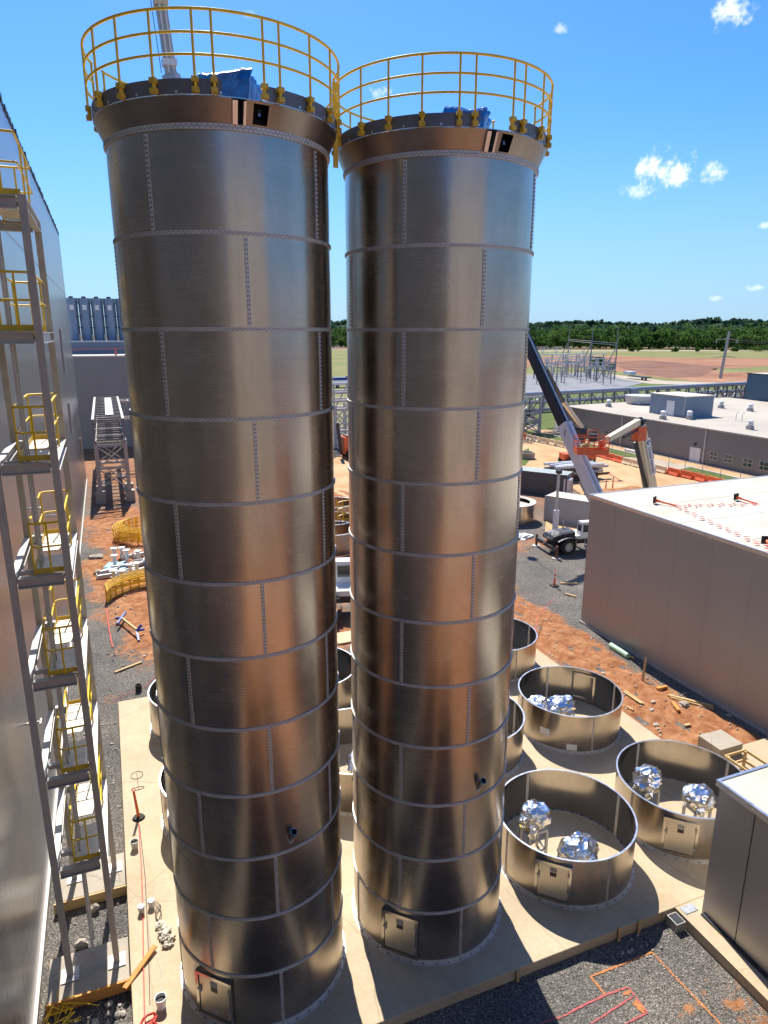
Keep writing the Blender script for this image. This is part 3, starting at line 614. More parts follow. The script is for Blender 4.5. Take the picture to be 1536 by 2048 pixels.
MB().cyl((7.62, 12.9), .26, 18.45, 18.62, 20).build('lid', STEEL_IN, d_, 40); MB().bar((7.5, 12.9, 18.6), (7.5, 12.85, 18.72), .03).build('handle', GREYP, d_)

# ------------------------------------------------------------------ first rings of the next silos
XS = [2.32, 6.756, 11.2, 15.6]; YS = [13.77, 19.5, 25.2]
def silo_ring():
    cx, cy = XS[2], YS[0]
    s = thing('silo_base_ring', (cx, cy, 0), 'x', 'silo ring', 'open base rings set out on the pad')
    o = shell_ring(s, cx, cy, 0, 1.5, (-90, 0, 90, 180), 'shell_ring')
    MB().lathe([(RS - .012, 1.5), (RS - .012, 0)], cx, cy, 96).build('inner_face', STEEL_IN, s, 60)
    for a in (-90, 0, 90, 180):
        da = 1.3; MB().arc(cx, cy, RS - .03, RS - .013, .02, 1.46, a - da, a + da, 2).build('inner_strip', BAND, s)
    r_ = MB().arc(cx, cy, RS - .02, RS + .03, 1.49, 1.515, n=96).build('rim', RIM, s, 30)
    b = MB().arc(cx, cy, RS - .02, RS + .075, 0, .012, n=96).arc(cx, cy, RS, RS + .016, .012, .09, n=96).second()
    for i in range(40):
        a = 2 * math.pi * i / 40; b.cyl((cx + (RS + .045) * math.cos(a), cy + (RS + .045) * math.sin(a)), .013, .012, .05, 6)
        b.bar((cx + (RS - .03) * math.cos(a), cy + (RS - .03) * math.sin(a), .0), (cx + (RS - .03) * math.cos(a), cy + (RS - .03) * math.sin(a), .07), .04)
    b.build('base_flange', BAND, s, 30, BOLT)
    MB().arc(cx, cy, RS - .07, RS - .013, 0, .05, n=96).build('inner_flange', GREYP, s, 30)
    access_door(s, cx, cy, -134.6); return s
RG = {}
p0 = silo_ring(); RG[(2, 0)] = p0
nm = {(2, 0): 'open ring beside the right silo, door facing the foreground, two foil bundles inside', (3, 0): 'open ring partly hidden by the near box building, foil bundles on stands inside',
      (3, 1): 'open ring next to the red clay strip with two joined foil bundles', (2, 1): 'open ring mostly behind the right silo, only its right edge in view',
      (3, 2): 'far open ring beyond the clay strip corner, partly behind the right silo', (0, 1): 'open ring peeking out left of the left silo, second row from the front',
      (0, 2): 'open ring peeking out left of the left silo, farthest row', (1, 1): 'open ring seen in the gap between the two silos, nearer one with foil inside',
      (1, 2): 'open ring seen in the gap between the silos, farther one in deep shade', (2, 2): 'open ring of the far row hidden behind the right silo'}
for (i, j), lb in nm.items():
    if (i, j) == (2, 0): p0['label'] = lb; continue
    rz = 0
    if (i, j) == (3, 1): rz = R(-190)
    if (i, j) == (0, 2): rz = R(40)
    if (i, j) == (1, 1): rz = R(36)
    RG[(i, j)] = another(p0, (XS[i], YS[j], 0), lb, rz)
for am, z0, z1, ps in ((-152, .5, .78, RG[(3, 1)]), (-122, .12, .36, RG[(3, 1)]), (-178, .35, .7, RG[(0, 2)])):   # white plates painting in sunlit concrete seen through cut-outs
    cx, cy = ps.location.x, ps.location.y; k = MB().arc(cx, cy, RS, RS + .012, z0, z1, am - 5.6, am + 5.6, 4)
    o = k.build('lit_opening', WHITE, None); o.parent = ps
    for v in o.data.vertices:
        p = Vector((v.co.x - cx, v.co.y - cy, v.co.z)); c, s_ = math.cos(-ps.rotation_euler.z), math.sin(-ps.rotation_euler.z); v.co = (p.x * c - p.y * s_, p.x * s_ + p.y * c, p.z)
# foil wrapped machines on their stands
def foil_machine(x, y, zt, sz, label, seed, tilt=0, tall=True):
    t = thing('wrapped_machine', (x, y, 0), label, 'wrapped machine', 'foil wrapped machines inside the rings')
    hx = .3
    st = MB().bar((x - hx, y - .22, zt - .03), (x + hx, y - .22, zt - .03), .07).bar((x - hx, y + .22, zt - .03), (x + hx, y + .22, zt - .03), .07)
    st.bar((x - hx, y - .19, zt - .03), (x - hx, y + .19, zt - .03), .07).bar((x + hx, y - .19, zt - .03), (x + hx, y + .19, zt - .03), .07)
    if tall: st.bar((x - hx, y - .22, .24), (x + hx, y - .22, .24), .05).bar((x - hx, y - .19, .24), (x - hx, y + .22, .24), .05).bar((x + hx, y - .19, .24), (x + hx, y + .22, .24), .05)
    so_ = st.build('stand', GREYL, t)
    for a in (-1, 1):
        for b in (-1, 1): MB().box(x + a * hx - .035, y + b * .22 - .035, 0, x + a * hx + .035, y + b * .22 + .035, zt - .066).build('leg', GREYL, so_)
    f = MB().blob((x + tilt * .1, y, zt + sz[2] * .8), sz, seed, .22, 5, .42); r = random.Random(seed)
    c0 = Vector((x + tilt * .1, y, zt + sz[2] * .8))
    for v in f.v:                          # crumple: long creases between broad slack panels, gathered skirt below
        d = (v - c0); w_ = d * 2.6 + Vector((seed * 5, 0, 0)); cr = 1 - abs(noise.noise(w_)) * 3; c2 = 1 - abs(noise.noise(w_ * 2.1)) * 3
        k = 1 + .15 * max(0, cr) + .06 * max(0, c2)
        if d.z < -.1: k += .25 * noise.noise(Vector((math.atan2(d.y, d.x) * 3, seed, 0)))
        v.xyz = c0 + Vector((d.x * k, d.y * k, d.z * (k if d.z > 0 else .75)))
    fo = f.build('foil', FOIL, t, 24)
    MB().cyl((x + tilt * .1, y + .02), .13, zt + sz[2] * 1.6, zt + sz[2] * 1.72, 20, .1).build('cap', pm('cap_grey', (.6, .58, .55), .6), fo, 40)
    tp = MB().tube([(x + sz[0] * 1.0 * math.cos(a), y + sz[1] * 1.0 * math.sin(a), zt + sz[2] * (.35 + .3 * math.cos(a + seed))) for a in (2 * math.pi * i / 24 for i in range(24))], .016, 4, True)
    tp.build('tape', TAPE, fo)
    for k in range(1):
        a = r.uniform(3.6, 5.6)
        MB().blob((x + sz[0] * .8 * math.cos(a), y + sz[1] * .9 * math.sin(a), zt + .04 - .1 * (k == 1)), (.15, .15, .2), seed + k, .6, 2).build('loose_foil', FOIL, fo)
    return t
foil_machine(10.42, 14.15, .92, (.42, .38, .42), 'foil wrapped machine on a tall grey stand, left in the nearest open ring', 1, -.3)
foil_machine(11.1, 12.95, .42, (.52, .46, .46), 'low foil wrapped machine with yellow tape at the front of the nearest ring', 2, 0, False)
foil_machine(14.72, 14.3, .95, (.42, .38, .4), 'tallest foil wrapped machine on a stand, left in the ring beside the box building', 3)
foil_machine(15.75, 13.2, .8, (.44, .4, .36), 'foil wrapped machine half hidden behind the box building roof corner', 4)
foil_machine(14.3, 19.6, .72, (.5, .42, .38), 'left of two joined foil bundles in the ring beside the clay strip', 5)
foil_machine(15.05, 19.3, .74, (.6, .42, .36), 'right of two joined foil bundles in the ring beside the clay strip', 6)
foil_machine(6.75, 18.9, .7, (.42, .36, .36), 'foil wrapped machine glimpsed in the gap between the two tall silos', 7)

# ------------------------------------------------------------------ buildings
def shed(name, x0, y0, x1, y1, z1, wall, roof, label, z0=-.6, trim=RIM, th=.06):
    b = thing(name, ((x0 + x1) / 2, (y0 + y1) / 2, z0), label, 'building')
    MB().box(x0, y0, z0, x1, y1, z1 - .02).build('wall', wall, b)
    MB().box(x0 - th, y0 - th, z1 - .02, x1 + th, y1 + th, z1).build('roof', roof, b)
    t = MB()
    for a in ((x0 - th - .01, y0 - th - .01, x1 + th + .01, y0 - th + .06), (x0 - th - .01, y1 + th - .06, x1 + th + .01, y1 + th + .01),
              (x0 - th - .01, y0 - th + .06, x0 - th + .06, y1 + th - .06), (x1 + th - .06, y0 - th + .06, x1 + th + .01, y1 + th - .06)):
        t.box(a[0], a[1], z1 - .14, a[2], a[3], z1 + .03)
    t.build('roof_trim', trim, b); return b
# tall hall on the left; the photographer stands beside it, and an added building behind the camera feeds the silo reflections
hall = thing('panel_hall', (-3, 30, -.4), 'very tall glossy grey metal panel wall along the left edge behind the stair tower', 'building')
MB().box(-40, -30, -.6, -2.9, 77.5, 24).build('wall', WALLM, hall)
mb = MB(); r = random.Random(3)
for i in range(190):
    y = -18 + i * .5; mb.box(-3.3, y, 23.95, -2.86 + r.uniform(-.02, .06), y + .36, 24.12 + r.uniform(0, .1))
mb.box(-40, -30, 23.9, -2.95, 77.5, 24.02).build('roof_edge', CHAR, hall)
MB().box(-2.9, -18, 18.55, -2.885, 77.4, 18.6).build('joint_strip', GREYL, hall)
MB().box(-2.9, -18, -.45, -2.82, 77.5, -.1).build('wall_base_trim', GREYP, hall)
for (a, b_) in (((120, 658), (129, 745)), ((137, 806), (146, 860)), ((160, 876), (164, 905))):
    p, q = atX(*a, -2.84), atX(*b_, -2.84); MB().tube([p, (p.x, p.y, q.z)], .09, 8).build('downpipe', GREYP, hall, 60)
p = atX(100, 1880, -2.87)
wn = MB().box(-2.9, p.y - .55, p.z - .35, -2.88, p.y + .55, p.z + .35).build('window', GREYP, hall); MB().box(-2.88, p.y - .5, p.z - .3, -2.876, p.y + .5, p.z + .3).build('pane', GLASS, wn)
for yy, zz in ((26, 9), (33, 7), (19, 4.6)):
    MB().bar((-2.9, yy, zz), (-2.55, yy, zz), .05).bar((-2.55, yy - .15, zz), (-2.55, yy + .15, zz), .05).build('wall_bracket', GREYP, hall)
unseen_annexe = thing('panel_building', (12, -30, -.4), 'tall brown grey panel building added unseen behind the camera to be mirrored in the silos', 'building')  # unseen building, added to tone the reflections in the silos
MB().box(-2.85, -45, -.6, 27, -26, 27).build('wall', FARW, unseen_annexe)
for x in (1.5, 6.2, 12, 16.5, 22): MB().box(x, -26, -.6, x + .4, -25.85, 26.8).build('downpipe', GREYL, unseen_annexe)  # strips added to lay vertical streaks into the silo reflections
for x, z in ((3, 6), (8.5, 6), (14, 6), (19, 6), (3, 15), (14, 15)): MB().box(x, -26, z, x + 1.8, -25.95, z + 2.4).build('window', GLASS, unseen_annexe)  # panes added to break up the mirrored wall
big = shed('panel_building', 22.75, -6, 60, 27.95, 6.82, WALLB, ROOFM, 'brown grey metal panel building with a white membrane roof, right of the clay strip', -.6)
for yy in range(-4, 27, 2): MB().box(22.742, yy, -.5, 22.75, yy + .02, 6.66).build('panel_joint', GREYP, big)
SEAM = pm('membrane_seam', (.47, .42, .33), .8, 0, .15, 2)
for yy in range(-5, 28, 3): MB().box(22.85, yy, 6.82, 59.9, yy + .07, 6.828).build('roof_seam', SEAM, big)
MB().box(22.72, -6, 6.5, 22.748, 27.95, 6.66).build('eave_flashing', GREYP, big)
MB().box(22.66, -6, -.5, 22.745, 27.95, -.2).build('wall_base_trim', GREYP, big)
near = shed('box_building', 13.4, 3, 19, 10.66, 4.02, BOXW, ROOFM, 'small dark grey box building cut by the lower right corner of the photo', -.3)
for yy in (6.0, 7.2, 8.4, 9.6): MB().box(13.392, yy, -.2, 13.4, yy + .02, 3.86).build('panel_joint', CHAR, near)
MB().box(13.3, 3, -.004, 13.395, 10.6, .05).build('wall_base_trim', CHAR, near)
# low grey building with windows beyond the haul road
gx = 65.5; ZR = 3.93
grey = shed('low_building', gx, 28, 100.5, 89.5, ZR, GREYW, ROOFO, 'long low grey building with a wide pale flat roof beyond the orange barriers', -.5, GREYP, .12)
for (ya, yb, za, zb) in ((58.66, 59.68, .43, 1.31), (56.57, 57.6, .5, 1.32), (53.89, 55, .46, 1.32), (51.8, 52.9, .46, 1.34), (49.5, 50.6, .46, 1.34),
                         (84.93, 85.79, .75, 1.4), (82.36, 83.29, .68, 1.41), (80.25, 81.18, .7, 1.38), (77.67, 78.59, .66, 1.34), (75.61, 76.52, .6, 1.33), (72.4, 73.4, .6, 1.33)):
    f = MB().box(gx - .05, ya - .06, za - .06, gx, yb + .06, zb + .06).build('window', GREYL, grey)
    MB().box(gx - .056, ya, za, gx - .05, yb, zb).build('pane', GLASS, f)
    MB().box(gx - .07, ya, (za + zb) / 2 - .02, gx - .056, yb, (za + zb) / 2 + .02).box(gx - .07, (ya + yb) / 2 - .015, za, gx - .058, (ya + yb) / 2 + .015, zb).build('glazing_bar', WHITE, f)
dr = MB().box(gx - .05, 61.15, -.3, gx, 62.75, 1.45).build('door', WHITE, grey); MB().box(gx - .06, 61.93, -.28, gx - .05, 61.96, 1.4).build('door_joint', GREYP, dr)
MB().cyl((gx - .15, 62), .14, 1.75, 1.95, 12).build('wall_lamp', CHAR, grey)
for yy in (60.5, 75.0): MB().box(gx - .14, yy, -.3, gx, yy + .18, 3.7).build('downpipe', GREYL, grey)
house = thing('roof_shed', (73.5, 73, ZR), 'grey metal shed with a door standing on the low building roof', 'shed')
MB().box(71.05, 69.85, ZR, 76.1, 76.2, ZR + 2.7).build('wall', BLUEG, house); MB().box(70.95, 69.75, ZR + 2.7, 76.2, 76.3, ZR + 2.8).build('roof', ROOFM, house)
MB().box(70.99, 71.6, ZR, 71.047, 73.0, ZR + 2.05).build('door', WHITE, house); MB().box(71.0, 69.8, ZR, 71.1, 69.9, ZR + 2.68).build('corner_trim', GREYP, house)
tank = thing('roof_tank', (78.6, 87.3, ZR), 'round grey tank with a small white dish on the low building roof', 'tank')
MB().cyl((78.8, 86.6), 2.2, ZR + .1, ZR + 1.35, 28, 2.45).build('shell', GREYL, tank, 40); MB().cyl((77.0, 85.0), .3, ZR + .2, ZR + .5, 12, .1).build('dish', WHITE, tank)
MB().tube([(80.9, 86, ZR), (81.2, 86, ZR + 1.5), (81.0, 86, ZR + 1.8)], .12, 6).build('pipe', GREYP, tank)
def vent(x, y, s=1.0):
    t = thing('roof_vent', (x, y, ZR), 'x', 'roof vent', 'turbine vents on the low roof')
    MB().box(x - .32 * s, y - .32 * s, ZR, x + .32 * s, y + .32 * s, ZR + .4 * s).build('curb', GREYP, t)
    MB().lathe([(.2, .4), (.34, .5), (.36, .66), (.2, .74), (.34, .82), (.36, 1.0), (.18, 1.12), (.0001, 1.14)], 0, 0, 14)
    m = MB().lathe([(.2 * s, ZR + .4 * s), (.34 * s, ZR + .5 * s), (.36 * s, ZR + .66 * s), (.22 * s, ZR + .74 * s), (.34 * s, ZR + .82 * s), (.36 * s, ZR + 1.0 * s), (.18 * s, ZR + 1.12 * s), (.001, ZR + 1.14 * s)], x, y, 14)
    m.build('turbine', WHITE, t, 40); return t
VL = [(71.08, 84.86, 'roof vent nearest the round tank on the low grey building'), (67.3, 69.6, 'roof vent at the roof edge just above the boom lift elbow'), (70.5, 68.3, 'roof vent at the front corner of the grey roof shed'),
      (85.5, 77.0, 'roof vent right behind the grey roof shed'), (86, 72.3, 'roof vent nearest the dark teal building'), (69.7, 58.3, 'largest looking roof vent, by the right edge of the low building roof')]
v0 = vent(*VL[0][:2]); v0['label'] = VL[0][2]
for x, y, lb in VL[1:]: another(v0, (x, y, ZR), lb)
gp = thing('gooseneck_pipe', (76, 65, ZR), 'pair of thin white gooseneck pipes on the low building roof', 'pipe')
for dx in (0, .5): MB().tube([(75 + dx, 65 - dx, ZR), (75 + dx, 65 - dx, ZR + .9), (75.1 + dx, 65 - dx, ZR + 1.05), (75.35 + dx, 65 - dx, ZR + 1.0)], .05, 6).build('pipe', WHITE, gp)
teal = shed('teal_building', 100.6, 62, 125, 86, 8.3, TEAL, ROOFM, 'dark teal metal building at the right edge behind the low roof', -.5, CHAR)
# stands and pennant lines on the white roof
def stand(x, y, rz, label):
    t = thing('warning_line_stand', (x, y, 6.83), label, 'stand', 'fallen warning line stands on the white roof')
    c, s = math.cos(rz), math.sin(rz)
    MB().bar((x, y, 6.86), (x - .02 * c, y - .02 * s, 7.18), .36, .05, up=(c, s, 0)).build('base', BLACK, t)
    MB().tube([(x, y, 7.0), (x + 1.05 * c, y + 1.05 * s, 6.88)], .045, 8).build('post', ORA, t, 60)
    MB().tube([(x + .03 * c, y + .03 * s, 7.0), (x + .3 * c, y + .3 * s, 6.97)], .085, 8, r2=.05).build('collar', ORA, t, 60); return t
stand(24.4, 25.2, R(-62), 'fallen orange warning stand nearest the left corner of the white roof'); stand(28.65, 24.2, R(-80), 'fallen orange warning stand near the middle of the white roof')
stand(23.6, 18.3, R(-120), 'fallen orange warning stand cut by the right edge of the photo')
def pennants(p, q, label, n):
    p, q = Vector(p), Vector(q); t = thing('pennant_line', p, label, 'pennant line', 'pennant lines on the white roof')
    P = [p.lerp(q, i / 30) + Vector((0, 0, -.04 * math.sin(math.pi * i / 30))) for i in range(31)]
    MB().tube(P, .008, 4).build('cord', WHITE, t); m = MB(); r = random.Random(n); d = (q - p).normalized(); s = Vector((-d.y, d.x, 0))
    for i in range(n):
        c = p.lerp(q, (i + .5) / n); a = r.uniform(-.6, .6); e = s * math.cos(a) * .3 + d * math.sin(a) * .2
        if i % 2: e = -e
        m.add([c - d * .07, c + d * .07, c + e + Vector((0, 0, .004)), c - d * .07 - Vector((0, 0, .006)), c + d * .07 - Vector((0, 0, .006))], [(0, 1, 2), (3, 2, 4), (0, 2, 3), (1, 4, 2), (0, 3, 4, 1)])
    m.build('pennant', FLAGR, t)
pennants((24.85, 24.3, 6.9), (28.75, 23.2, 6.9), 'red pennant line between the two fallen stands on the white roof', 14)
pennants((24.85, 24.3, 6.9), (23.1, 17.6, 6.9), 'red pennant line from the corner stand to the right edge of the photo', 22)
pennants((28.75, 23.2, 6.9), (35, 21, 6.9), 'red pennant line leaving the middle stand to the right', 14)

# ------------------------------------------------------------------ stair tower beside the hall
tw = thing('stair_tower', (-1.6, 16.5, 0), 'tall grey steel access tower with yellow railed landings by the metal wall', 'stair tower')
TX0, TX1, TY0, TY1 = -2.15, -1.1, 14.9, 18.15
def ibeam(p, q, w=.14, h=.22, m=None):
    p, q = Vector(p), Vector(q); m = m or MB(); z = Vector((0, 0, h / 2 - .012))
    m.bar(p + z, q + z, w, .024).bar(p - z, q - z, w, .024).bar(p, q, .014, h - .05); return m
def hpost(x, y, z0, z1, s=.135):
    return MB().box(x - s / 2, y - s / 2, z0, x + s / 2, y - s / 2 + .02, z1).box(x - s / 2, y + s / 2 - .02, z0, x + s / 2, y + s / 2, z1).box(x - .008, y - s / 2 + .02, z0, x + .008, y + s / 2 - .02, z1)
LV = [3.04, 5.42, 7.82, 10.13, 12.48, 14.98, 17.36]
for x in (TX0, TX1):
    for y in (TY0, TY1): hpost(x, y, .04, 17.36).build('post', GREYP, tw)
for x in (TX0, TX1):
    for y in (TY0, TY1):
        MB().box(x - .2, y - .2, .0, x + .2, y + .2, .03).build('base_plate', GREYL, tw)
for z in LV:
    zc = z - .13
    ibeam((TX0 + .1, TY0, zc), (TX1 - .1, TY0, zc)).build('beam', GREYP, tw)
    ibeam((TX0 + .1, TY1, zc), (TX1 - .1, TY1, zc)).build('beam', GREYL, tw)
    ibeam((TX0, TY0 + .1, zc), (TX0, TY1 - .1, zc)).build('beam', GREYL, tw); ibeam((TX1, TY0 + .1, zc), (TX1, TY1 - .1, zc)).build('beam', GREYL, tw)
    MB().bar((TX0 + .1, TY0 + .75, zc), (TX1 - .12, TY0 + .16, zc), .1, .08).build('brace', GREYL, tw)
    MB().bar((TX0 + .08, TY0 + .62, zc + .02), (-1.72, TY0 + .62, zc + .02), .08, .1).build('brace', GREYL, tw)
    dk = MB().box(-1.74, TY0 + .18, z - .015, TX1 - .09, TY0 + 1.35, z).box(-1.74, TY0 + 1.75, z - .015, TX1 - .09, TY1 - .09, z).build('landing_deck', DECK, tw)
    g = MB(); xa, xb, ya, yb = -1.74, TX1 - .02, TY0 + .1, TY1 - .05
    for h, rr in ((1.06, .024), (.56, .02)):
        g = MB().tube([(xb, ya + .02, z + h), (xa + .09, ya, z + h), (xa, ya + .09, z + h), (xa, yb - .09, z + h), (xa + .09, yb, z + h), (xb, yb, z + h), (xb, ya + .1, z + h)], rr, 8)
        g.build('handrail' if h > 1 else 'mid_rail', YEL, tw, 60)
    for (x, y) in ((xa, ya + .1), (xa, ya + 1.5), (xa, yb - .1), (-1.42, ya), (-1.42, yb), (xb, ya + 1.0), (xb, ya + 2.0)):
        MB().tube([(x, y, z - .1), (x, y, z + 1.06)], .02, 8).build('rail_post', YEL, tw, 60)
    MB().box(xa - .01, ya - .012, z + .002, xb, ya - .002, z + .11).build('toe_board', YELD, tw); MB().box(xa - .012, ya, z + .002, xa - .002, yb, z + .11).build('toe_board', YELD, tw)
    MB().box(xa, yb + .002, z + .002, xb, yb + .012, z + .11).build('toe_board', YELD, tw)
for k, (z0, z1) in enumerate(zip([0] + LV[:-1], LV)):
    y = 15.35; xx = -1.64
    l = MB().bar((xx, y, z0 + .02), (xx, y, z1), .06, .03).bar((xx, y + .42, z0 + .02), (xx, y + .42, z1), .06, .03)
    lo = l.build('ladder', GREYL, tw)
    for i in range(int((z1 - z0) / .28)): MB().tube([(xx, y + .02, z0 + .25 + .28 * i), (xx, y + .4, z0 + .25 + .28 * i)], .012, 6).build('rung', GREYL, lo)
def pad(y0, y1, label): solid('footing', MB().box(-2.62, y0, -.5, -.83, y1, -.001), FOOT, label, 'footing', 'stair tower footings')
pad(14.3, 15.55, 'pale concrete footing under the front legs of the stair tower'); pad(17.4, 18.7, 'pale concrete footing under the rear legs of the stair tower')
def plank(name, p, q, w, h, mat, label, cat='plank', group='scrap timber'):
    return solid(name, MB().bar(p, q, w, h), mat, label, cat, group)
plank('form_board', (-2.65, 14.22, -.1), (-.82, 14.22, -.1), .05, .3, WOODO, 'orange form board along the front of the tower footing', 'form board')
plank('form_board', (-2.65, 17.32, -.12), (-.82, 17.32, -.12), .05, .3, WOOD, 'form board along the rear tower footing', 'form board')
plank('plank', (-.95, 14.05, .0), (-.2, 14.9, .1), .12, .05, WOODO, 'orange timber leaning over the pad edge by the tower leg')
plank('plank', (-.75, 14.0, -.1), (-.6, 13.2, -.12), .1, .05, WOOD, 'short plank pointing to the camera beside the tower leg')
pl = thing('pallet', (-2.3, 12.9, -.3), 'weathered timber pallet heaped with yellow scrap by the wall foot', 'pallet')
for i in range(6): MB().box(-2.65, 12.2 + i * .22, -.2, -1.85, 12.38 + i * .22, -.17).build('slat', WOOD, pl)
for x in (-2.6, -2.25, -1.9): MB().box(x - .04, 12.2, -.3, x + .04, 13.5, -.2).build('bearer', WOOD, pl)
mb = MB(); r = random.Random(8)
for i in range(26):
    p = Vector((-2.3 + r.gauss(0, .16), 13.9 + r.gauss(0, .25), -.2 + r.uniform(0, .25))); d = Vector((r.gauss(0, 1), r.gauss(0, 1), r.gauss(0, .5))).normalized() * .25
    mb.tube([p - d, p + d + Vector((0, 0, .05))], .012, 5)
solid('strap_heap', mb, YEL, 'tangled heap of yellow straps at the foot of the tower front leg', 'straps')
solid('stone_block', MB().blob((-1.95, 15.95, -.2), (.16, .14, .12), 4, .4, 2), FOOT, 'pale concrete lump on the gravel between the tower footings', 'block')
solid('stone_block', MB().blob((-1.65, 17.05, -.18), (.13, .12, .12), 9, .4, 2), FOOT, 'pale concrete lump against the rear tower footing', 'block')
# bits and pieces on the pad by the tower
t = thing('delineator', (-.43, 20.1, 0), 'red orange delineator post on a dark round base standing on the pad', 'delineator')
MB().cyl((-.35, 20.1), .2, 0, .06, 20, .16).build('base', BLACK, t, 40); MB().tube([(-.35, 20.1, .06), (-.42, 20.15, 1.0)], .05, 10, r2=.035).build('post', ORA, t, 60)
MB().tube([(-.42 + .05 * math.cos(a), 20.15, 1.03 + .05 * math.sin(a)) for a in (i * .628 for i in range(10))], .012, 5, True).build('handle', ORA, t)
def bucket(x, y, label, mat=None, lid=False, s=1.0):
    t = thing('bucket', (x, y, 0), label, 'bucket', 'buckets on the pad')
    MB().lathe([(.001, .0), (.1 * s, .0), (.125 * s, .27 * s), (.132 * s, .27 * s), (.132 * s, .29 * s), (.118 * s, .29 * s), (.1 * s, .03), (.001, .03)], x, y, 20).build('body', mat or WHITE, t, 40)
    if lid: MB().cyl((x, y), .13 * s, .292 * s, .31 * s, 20).build('lid', GREYL, t)
    else: MB().cyl((x, y), .112 * s, .2 * s, .21 * s, 20).build('dark_inside', DARK, t)  # near-black disc closing the open bucket
    MB().tube([(x + .12 * s * math.cos(a), y - .04, (.27 + .1 * math.sin(a)) * s) for a in (i * math.pi / 8 for i in range(9))], .006, 4).build('handle', GREYP, t)
bucket(-.52, 18.75, 'open grey bucket on the pad below the delineator', GREYL, False, .9); bucket(-.46, 16.2, 'left one of two small white buckets side by side on the pad', GREYL, True, .7); bucket(-.2, 16.3, 'right one of two small white buckets side by side on the pad', WHITE, True, .7)
bucket(-.18, 13.25, 'white bucket near the red hose heap at the bottom of the photo', WHITE)
solid('safety_line', MB().tube([(-.36, 19.8, .02), (-.38, 18, .015), (-.42, 16.4, .02), (-.5, 14.5, .02), (-.55, 13.2, .02), (-.5, 12, .02)], .014, 6), REDL, 'red rope lying along the left edge of the pad', 'rope')
solid('cord', MB().tube([(-.34, 19.7, .01), (-.3, 17.5, .01), (-.36, 15, .01), (-.42, 13.4, .01)], .01, 5), CHAR, 'dark cord beside the red rope on the pad', 'cord')
solid('cord', MB().tube([(.05, 15.6, .01), (-.15, 14.6, .012), (-.1, 14, .01), (-.2, 13.3, .01)], .011, 5), RAG, 'pale cord trailing from the rag heap on the pad', 'cord')
solid('hose_heap', MB().tube([(-.5 + .18 * math.cos(i * .5) + .02 * i * .1, 13.0 - i * .012 + .12 * math.sin(i * .63), .06 + .07 * abs(math.sin(i * 1.3))) for i in range(60)], .03, 6), REDL, 'heap of red hose at the left bottom of the pad', 'hose')
mb = MB(); r = random.Random(4)
for i in range(9): mb.blob((.02 + r.gauss(0, .09), 15.25 + r.gauss(0, .24), .05), (r.uniform(.06, .13), r.uniform(.06, .13), .06), i, .8, 3)
solid('rag_heap', mb, RAG, 'crumpled heap of pale cloth rags on the pad', 'rags')
solid('wire_coil', MB().tube([(-.05 + .08 * math.cos(i * .7), 16.15 + .3 * math.sin(i * .41) - .01 * i, .03) for i in range(40)], .007, 5), CHAR, 'thin dark wire loop lying above the rag heap', 'wire')
p = atZ(275, 1565, 0)
t = thing('wire_figure', (p.x, p.y, 0), 'thin dark wire bent in two loops joined by a straight stem on the pad', 'wire')
MB().tube([(p.x + .2 * math.cos(a), p.y + .42 + .22 * math.sin(a), .012) for a in (i * math.pi / 10 for i in range(20))], .008, 5, True).build('loop', CHAR, t)
MB().tube([(p.x + .2 * math.cos(a), p.y - .35 + .08 * math.sin(a), .012) for a in (i * math.pi / 10 for i in range(20))], .008, 5, True).build('loop', CHAR, t)
MB().tube([(p.x, p.y + .55, .012), (p.x + .02, p.y - .38, .012)], .008, 5).build('stem', CHAR, t)
# stakes and blocks by the pad edges
for (x, lb) in ((10.95, 'left'), (11.6, 'right')): plank('form_stake', (x, 10.98, -.5), (x, 10.99, .12), .07, .05, WOOD, f'{lb} one of two wooden stakes against the front edge of the pad', 'stake', 'form stakes')
plank('form_stake', (7.9, 10.98, -.6), (7.9, 10.99, -.02), .07, .05, WOOD, 'dark wooden stake in the shade at the front of the pad', 'stake', 'form stakes')
jb = thing('catch_box', (12.75, 10.85, -.3), 'small grey steel box in the inner corner of the pad edge', 'box')
MB().box(12.52, 10.62, -.35, 12.82, 10.98, -.06).build('body', GREYP, jb); MB().box(12.55, 10.65, -.06, 12.79, 10.95, -.05).build('grate', CHAR, jb)
solid('drain_channel', MB().box(12.95, 10.75, -.003, 13.38, 10.98, .012), GALV, 'short grey drain grating between the pad and the box building', 'drain')
def blk(x, y, sx, sy, z0, z1, lb): solid('concrete_block', MB().obox((x, y), (1, 0), 0, sx, sy, z0, z1), FOOT, lb, 'block', 'concrete blocks')
blk(19.8, 16.0, .55, .5, -.3, .42, 'larger pale concrete block at the end of the clay strip'); blk(18.65, 14.5, .3, .3, -.005, .3, 'smaller concrete block beside the timber frame'); 
tf = thing('formwork', (19.3, 14.4, 0), 'open timber formwork frame beside the concrete blocks at the right edge', 'timber frame')
for (x, y) in ((18.95, 14.9), (19.75, 14.9), (18.95, 13.7), (19.75, 13.7)): MB().box(x - .04, y - .04, 0, x + .04, y + .04, .62).build('post', WOOD, tf)
for z in (.2, .6):
    for a, b_ in (((18.9, 14.98, z), (19.8, 14.98, z)), ((18.9, 13.62, z), (19.8, 13.62, z)), ((18.87, 13.6, z), (18.87, 15, z)), ((19.83, 13.6, z), (19.83, 15, z))): MB().bar(a, b_, .05, .09).build('rail', WOOD, tf)

